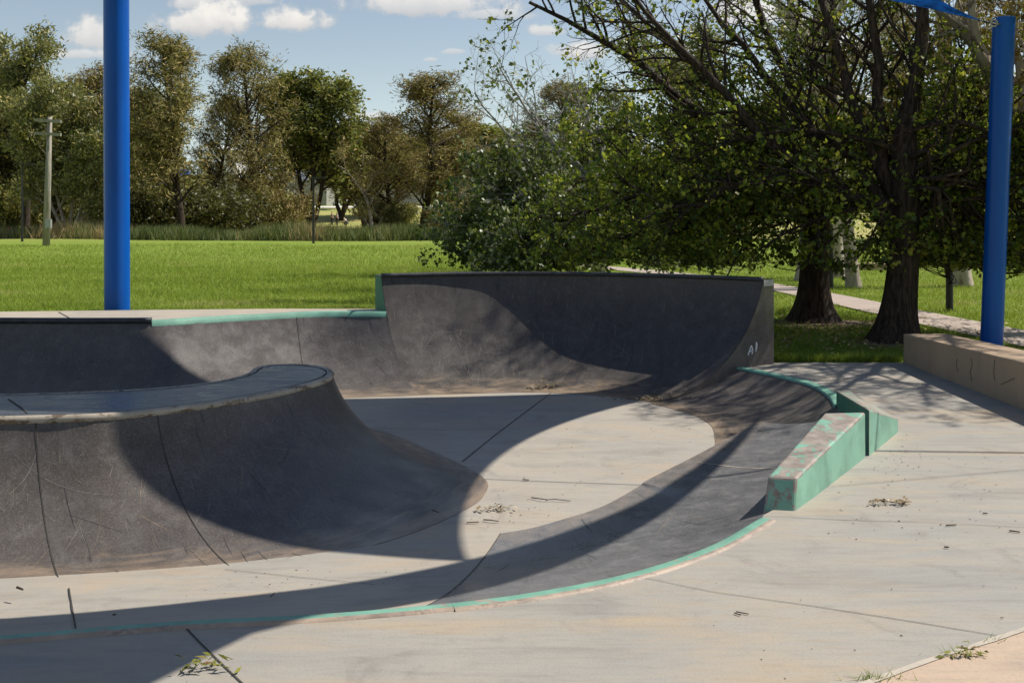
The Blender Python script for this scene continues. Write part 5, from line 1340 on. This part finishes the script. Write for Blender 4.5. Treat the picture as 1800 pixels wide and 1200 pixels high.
house('grey house glimpsed behind the silver poplar', 905, 205, 16, 9, 7.0, 3.0, simple('teal grey wall', (0.3, 0.37, 0.4), .7), rb)
X, Y = (232 - 900) / F * 124, 124.0; z = float(gz(X, Y))
e = empty('park_shelter', (X, Y, z), 'open shelter with a long bright blue roof behind the tall blue pole', 'shelter', None); M['blue_roof'] = simple('bright blue roof sheet', (0.05, 0.13, 0.52), .5)
mb = MB(); mb.box((X, Y, 6.6), (12.5, 5, .9)); mb.box((X, Y, 7.15), (9, 3, .25)); mb.build('roof', M['blue_roof'], e)
for dx in (-5.6, 5.6):
    for dy in (-2, 2): mb = MB(); mb.tube([(X + dx, Y + dy, z - .2), (X + dx, Y + dy, 6.2)], .14, 8); mb.build('post', M['grey_metal'], e)
# pale road beyond the park
tag(mesh_obj('road', [(x_, y_, float(gz(x_, y_)) + .08) for y_ in (178, 186) for x_ in np.linspace(-120, 60, 30)], [(i, i + 1, 31 + i, 30 + i) for i in range(29)], simple('pale road', (0.62, 0.59, 0.53), .8)), kind='structure')

# ---- three people beyond the reeds
def skin_body(name, joints, edges, mat, parent, sub=2, mats=None):
    me = bpy.data.meshes.new(name); me.from_pydata([Vector(j[0]) - parent.location for j in joints], edges, [])
    me.materials.append(mat); o = bpy.data.objects.new(name, me); link(o, parent)
    o.modifiers.new('skin', 'SKIN'); ly = me.skin_vertices[0] if me.skin_vertices else None
    for k, j in enumerate(joints): me.skin_vertices[0].data[k].radius = (j[1], j[1] * (j[2] if len(j) > 2 else 1))
    me.skin_vertices[0].data[0].use_root = True
    m = o.modifiers.new('sub', 'SUBSURF'); m.levels = sub; m.render_levels = sub
    return o
SKIN = simple('skin', (0.42, 0.26, 0.18), .6); HAIR = simple('dark hair', (0.03, 0.02, 0.015), .6)
def person(x, Y, label, top_col, leg_col, face, h=1.7, crouch=False, hair_long=False):
    X = (x - 900) / F * Y; z = float(gz(X, Y)); k = h / 1.7
    e = empty('person', (X, Y, z), label, 'person')
    c_, s_ = math.cos(face), math.sin(face)
    def q(f_, l_, u_): return Vector((X + (f_ * c_ - l_ * s_) * k, Y + (f_ * s_ + l_ * c_) * k, z + u_ * k))
    if not crouch:
        J = [(q(0, 0, .92), .14, .8), (q(0, 0, 1.15), .13, .8), (q(0, 0, 1.36), .15, .7), (q(0.01, 0, 1.47), .055), (q(.03, 0, 1.56), .09), (q(.02, 0, 1.67), .085),
             (q(0, .19, 1.38), .06), (q(.03, .23, 1.12), .045), (q(.16, .18, .93), .035), (q(.21, .17, .86), .035), (q(0, -.19, 1.38), .06), (q(.03, -.23, 1.12), .045), (q(.16, -.18, .95), .035), (q(.21, -.17, .88), .035),
             (q(0, .1, .86), .1), (q(.03, .11, .48), .07), (q(0, .11, .09), .05), (q(.16, .12, .04), .04), (q(0, -.1, .86), .1), (q(-.03, -.11, .48), .07), (q(-.08, -.11, .09), .05), (q(.08, -.12, .04), .04)]
    else:
        J = [(q(-.05, 0, .42), .16, .9), (q(.05, 0, .62), .15, .9), (q(.2, 0, .82), .16, .8), (q(.27, 0, .93), .055), (q(.33, 0, 1.0), .09), (q(.34, 0, 1.1), .085),
             (q(.2, .19, .82), .06), (q(.38, .22, .62), .045), (q(.58, .16, .58), .035), (q(.64, .14, .56), .035), (q(.2, -.19, .82), .06), (q(.38, -.22, .62), .045), (q(.58, -.16, .55), .035), (q(.64, -.14, .53), .035),
             (q(-.03, .12, .40), .11), (q(.32, .16, .46), .08), (q(.05, .14, .09), .05), (q(.22, .15, .04), .04), (q(-.03, -.12, .40), .11), (q(.30, -.16, .38), .08), (q(.02, -.14, .09), .05), (q(.2, -.15, .04), .04)]
    E = [(0, 1), (1, 2), (2, 3), (3, 4), (4, 5), (2, 6), (6, 7), (7, 8), (8, 9), (2, 10), (10, 11), (11, 12), (12, 13), (0, 14), (14, 15), (15, 16), (16, 17), (0, 18), (18, 19), (19, 20), (20, 21)]
    skin_body('body', J, E, SKIN, e)
    g = lambda i, a=1.12: (J[i][0], J[i][1] * a, J[i][2] if len(J[i]) > 2 else 1)
    mid = lambda i, j, a=1.2: ((J[i][0] + J[j][0]) / 2, (J[i][1] + J[j][1]) / 2 * a)
    skin_body('top', [g(0), g(1, 1.16), g(2, 1.12), g(6, 1.25), mid(6, 7, 1.35), g(10, 1.25), mid(10, 11, 1.35)], [(0, 1), (1, 2), (2, 3), (3, 4), (2, 5), (5, 6)], top_col, e)
    skin_body('trousers', [g(0, 1.08), g(14, 1.2), g(15, 1.3), g(16, 1.4), g(18, 1.2), g(19, 1.3), g(20, 1.4)], [(0, 1), (1, 2), (2, 3), (0, 4), (4, 5), (5, 6)], leg_col, e)
    hp = [(J[4][0] - Vector((c_, s_, 0)) * .035 * k + Vector((0, 0, .02)), .1), (J[5][0] - Vector((c_, s_, 0)) * .02 * k, .098)]
    if hair_long: hp = [(J[3][0] - Vector((c_, s_, 0)) * .08 * k, .08)] + hp
    skin_body('hair', hp, [(i, i + 1) for i in range(len(hp) - 1)], HAIR, e)
person(583.5, 126.0, 'dark clothed person standing leftmost beyond the reeds', simple('plum top', (0.07, 0.03, 0.06), .8), simple('dark trousers', (0.02, 0.02, 0.028), .8), -.2, 1.72)
person(592.5, 126.5, 'person in a grey top with shoulder length hair, standing between the other two', simple('grey top', (0.36, 0.35, 0.40), .8), simple('black trousers', (0.02, 0.02, 0.022), .8), -.1, 1.6, False, True)
person(609.0, 124.0, 'crouching person in a pale top beside the dark shrub', simple('pale top', (0.62, 0.58, 0.56), .8), simple('grey trousers', (0.09, 0.085, 0.10), .8), 2.9, 1.7, True)

# ---- sticks, bark curls and leaf litter
def surf(x, y, z): return P(x, y, z)
M['twig'] = simple('dry twig', (0.06, 0.042, 0.03), .85); M['litter'] = leaf_mat('dry leaf', [(0, (0.10, 0.065, 0.035)), (.5, (0.30, 0.21, 0.12)), (1, (0.55, 0.46, 0.30))], .15, .7, .2)
M['green_litter'] = leaf_mat('fresh leaf litter', [(0, (0.14, 0.15, 0.02)), (.6, (0.26, 0.26, 0.05)), (1, (0.2, 0.1, 0.06))], .2, .6, .2)
def stick(pts, r, label, z, g='sticks and bark lying on the concrete'):
    q = [Vector(surf(x, y, z)) + Vector((0, 0, r * 1.0 + .004 + (.006 if 0 < i < len(pts) - 1 else 0))) for i, (x, y) in enumerate(pts)]
    mb = MB(); mb.tube(q, [r * (1 - .5 * i / len(q)) for i in range(len(q))], 6); o = mb.build('stick', M['twig'])
    tag(o, label, 'stick', g)
stick([(934, 876), (948, 879), (961, 881), (975, 880), (1003, 882)], 0.0050, 'long bent stick on the sunlit bowl floor', ZF + .004)
stick([(850, 915), (862, 917), (877, 918)], 0.0056, 'short stick on the bowl floor beside the island toe', ZF + .004)
stick([(820, 920), (842, 919)], 0.0050, 'curl of bark on the bowl floor at the shadow edge', ZF + .004)
stick([(919, 844), (930, 845)], 0.0056, 'dark stub of bark on the far part of the bowl floor', ZF + .004)
stick([(760, 898), (771, 902)], 0.0050, 'small stick on the shaded toe of the island', ZF + .03)
stick([(1528, 882), (1545, 882.5), (1562, 884), (1593, 889)], 0.0043, 'thin stick lying across the pale leaves on the deck', 0)
stick([(1663, 925), (1681, 924)], 0.0050, 'thin stick on the deck near the right edge, left one of two', 0)
stick([(1774, 934.5), (1793, 937)], 0.0056, 'thick stick on the deck near the right edge, right one of two', 0)
stick([(1728, 903.5), (1736, 904)], 0.0050, 'stub of bark on the deck above the two sticks', 0)
stick([(1660, 963.5), (1668, 964)], 0.0062, 'dark chip of bark alone on the deck', 0)
stick([(1291, 1079), (1302, 1083)], 0.0037, 'lower of two crossed thin sticks on the near deck', 0)
stick([(1294, 1077), (1316, 1081)], 0.0037, 'upper of two crossed thin sticks on the near deck', 0)
stick([(30, 1035), (40, 1039)], .008, 'dark chip in the shaded slope, far left', -.2); stick([(198, 1083), (204, 1082)], 0.0056, 'dark chip on the shaded slope left of the deck joint', -.12)
stick([(476, 1050), (483, 1044)], 0.0037, 'small curved twig on the shaded slope', -.17)
def litter(name, cx, cy, z, rx, ry, n, size, mat, label, hgt=.02):
    r_ = np.random.default_rng(int(cx)); c = np.array(surf(cx, cy, z))
    an = [(c + np.array((r_.normal() * rx, r_.normal() * ry, .008 + abs(r_.normal()) * hgt)), unit(np.array((r_.normal(), r_.normal(), 0)))) for _ in range(n)]
    v, f, tn = leaves(an, 1, .002, size, .28, r_, along=1.5, horiz=.75, clump=.3, flat=2.5)
    v[:, 2] = np.maximum(v[:, 2], z + .006)
    tag(mesh_obj(name, v, f, mat, None, attr=tn), label, 'leaf litter', kind='stuff')
litter('leaf_litter', 1565, 887, 0, .07, .018, 42, .06, M['litter'], 'pale dry leaves beside the stick on the deck')
litter('leaf_litter', 1140, 702, ZF + .02, .22, .09, 90, .07, M['litter'], 'dry leaves caught at the toe of the far bank')
litter('leaf_litter', 957, 681, ZF + .03, .12, .04, 34, .08, M['litter'], 'dry leaves and twigs at the foot of the quarter pipe', .05)
litter('leaf_litter', 868, 898, ZF, .10, .035, 40, .05, M['litter'], 'small dry leaves on the bowl floor beside the island')
litter('leaf_litter', 362, 1178, 0, .07, .03, 34, .055, M['green_litter'], 'fallen green and brown leaves by the near deck joint', .03)
litter('leaf_litter', 1692, 1155, 0, .05, .012, 26, .04, M['green_litter'], 'green sprig in the edging joint, near right', .03)
# specks of bark scattered over the concrete: nobody could count them
r_ = np.random.default_rng(77); an = []
for (x0, x1, y0, y1, z, n) in ((1450, 1800, 790, 950, 0, 80), (1200, 1800, 960, 1200, 0, 22), (880, 1230, 730, 860, ZF, 60), (820, 1000, 860, 930, ZF, 40), (300, 780, 1000, 1060, -.25, 50), (1530, 1620, 755, 830, 0, 70), (1360, 1560, 640, 700, 0, 60)):
    for _ in range(n):
        p = np.array(surf(r_.uniform(x0, x1), r_.uniform(y0, y1), z)); an.append((p + (0, 0, .004), unit(np.array((r_.normal(), r_.normal(), 0)))))
v, f, tn = leaves(an, 1, .001, .018, .4, r_, along=2, horiz=1.0, clump=.3, flat=3)
tag(mesh_obj('bark_specks', v, f, M['twig'], None, attr=tn), 'specks of bark and grit scattered over the concrete', 'debris', kind='stuff')
# tufts along the edging strip
pts = []
for cx, cy, n, sx in ((1540, 1194, 70, .06), (1690, 1152, 50, .05), (1748, 1126, 14, .03)):
    c = np.array(surf(cx, cy, 0)); pts += [c + np.array((r_.normal() * sx, r_.normal() * .012 + .3 * 0, 0)) for _ in range(n)]
pts = np.array(pts); v, f = blades(pts, r_.uniform(.015, .05, len(pts)), np.full(len(pts), .005), r_, .8)
tag(mesh_obj('weeds', v, f, M['blade'], None, attr=np.repeat(r_.uniform(.1, .9, len(pts)), 3)), 'small weeds growing in the edging joint', 'weeds', kind='stuff')
# bare soil round the tree feet
for k, (x, y, a_, b_) in enumerate(((5.7, 18.8, 1.35, .75), (6.05, 15.9, 1.1, .6), (4.2, 17.0, .6, .3))):
    vs = [(x, y, float(gz(x, y)) + .028)]
    for i in range(28):
        th = 2 * math.pi * i / 28; rr = 1 + .22 * math.sin(3 * th + k) + .12 * math.sin(7 * th); vs.append((x + a_ * rr * math.cos(th), y + b_ * rr * math.sin(th), float(gz(x, y)) + .004))
    tag(mesh_obj('bare_soil', vs, [(0, i + 1, (i + 1) % 28 + 1) for i in range(28)], M['soil'], None, True), kind='structure')
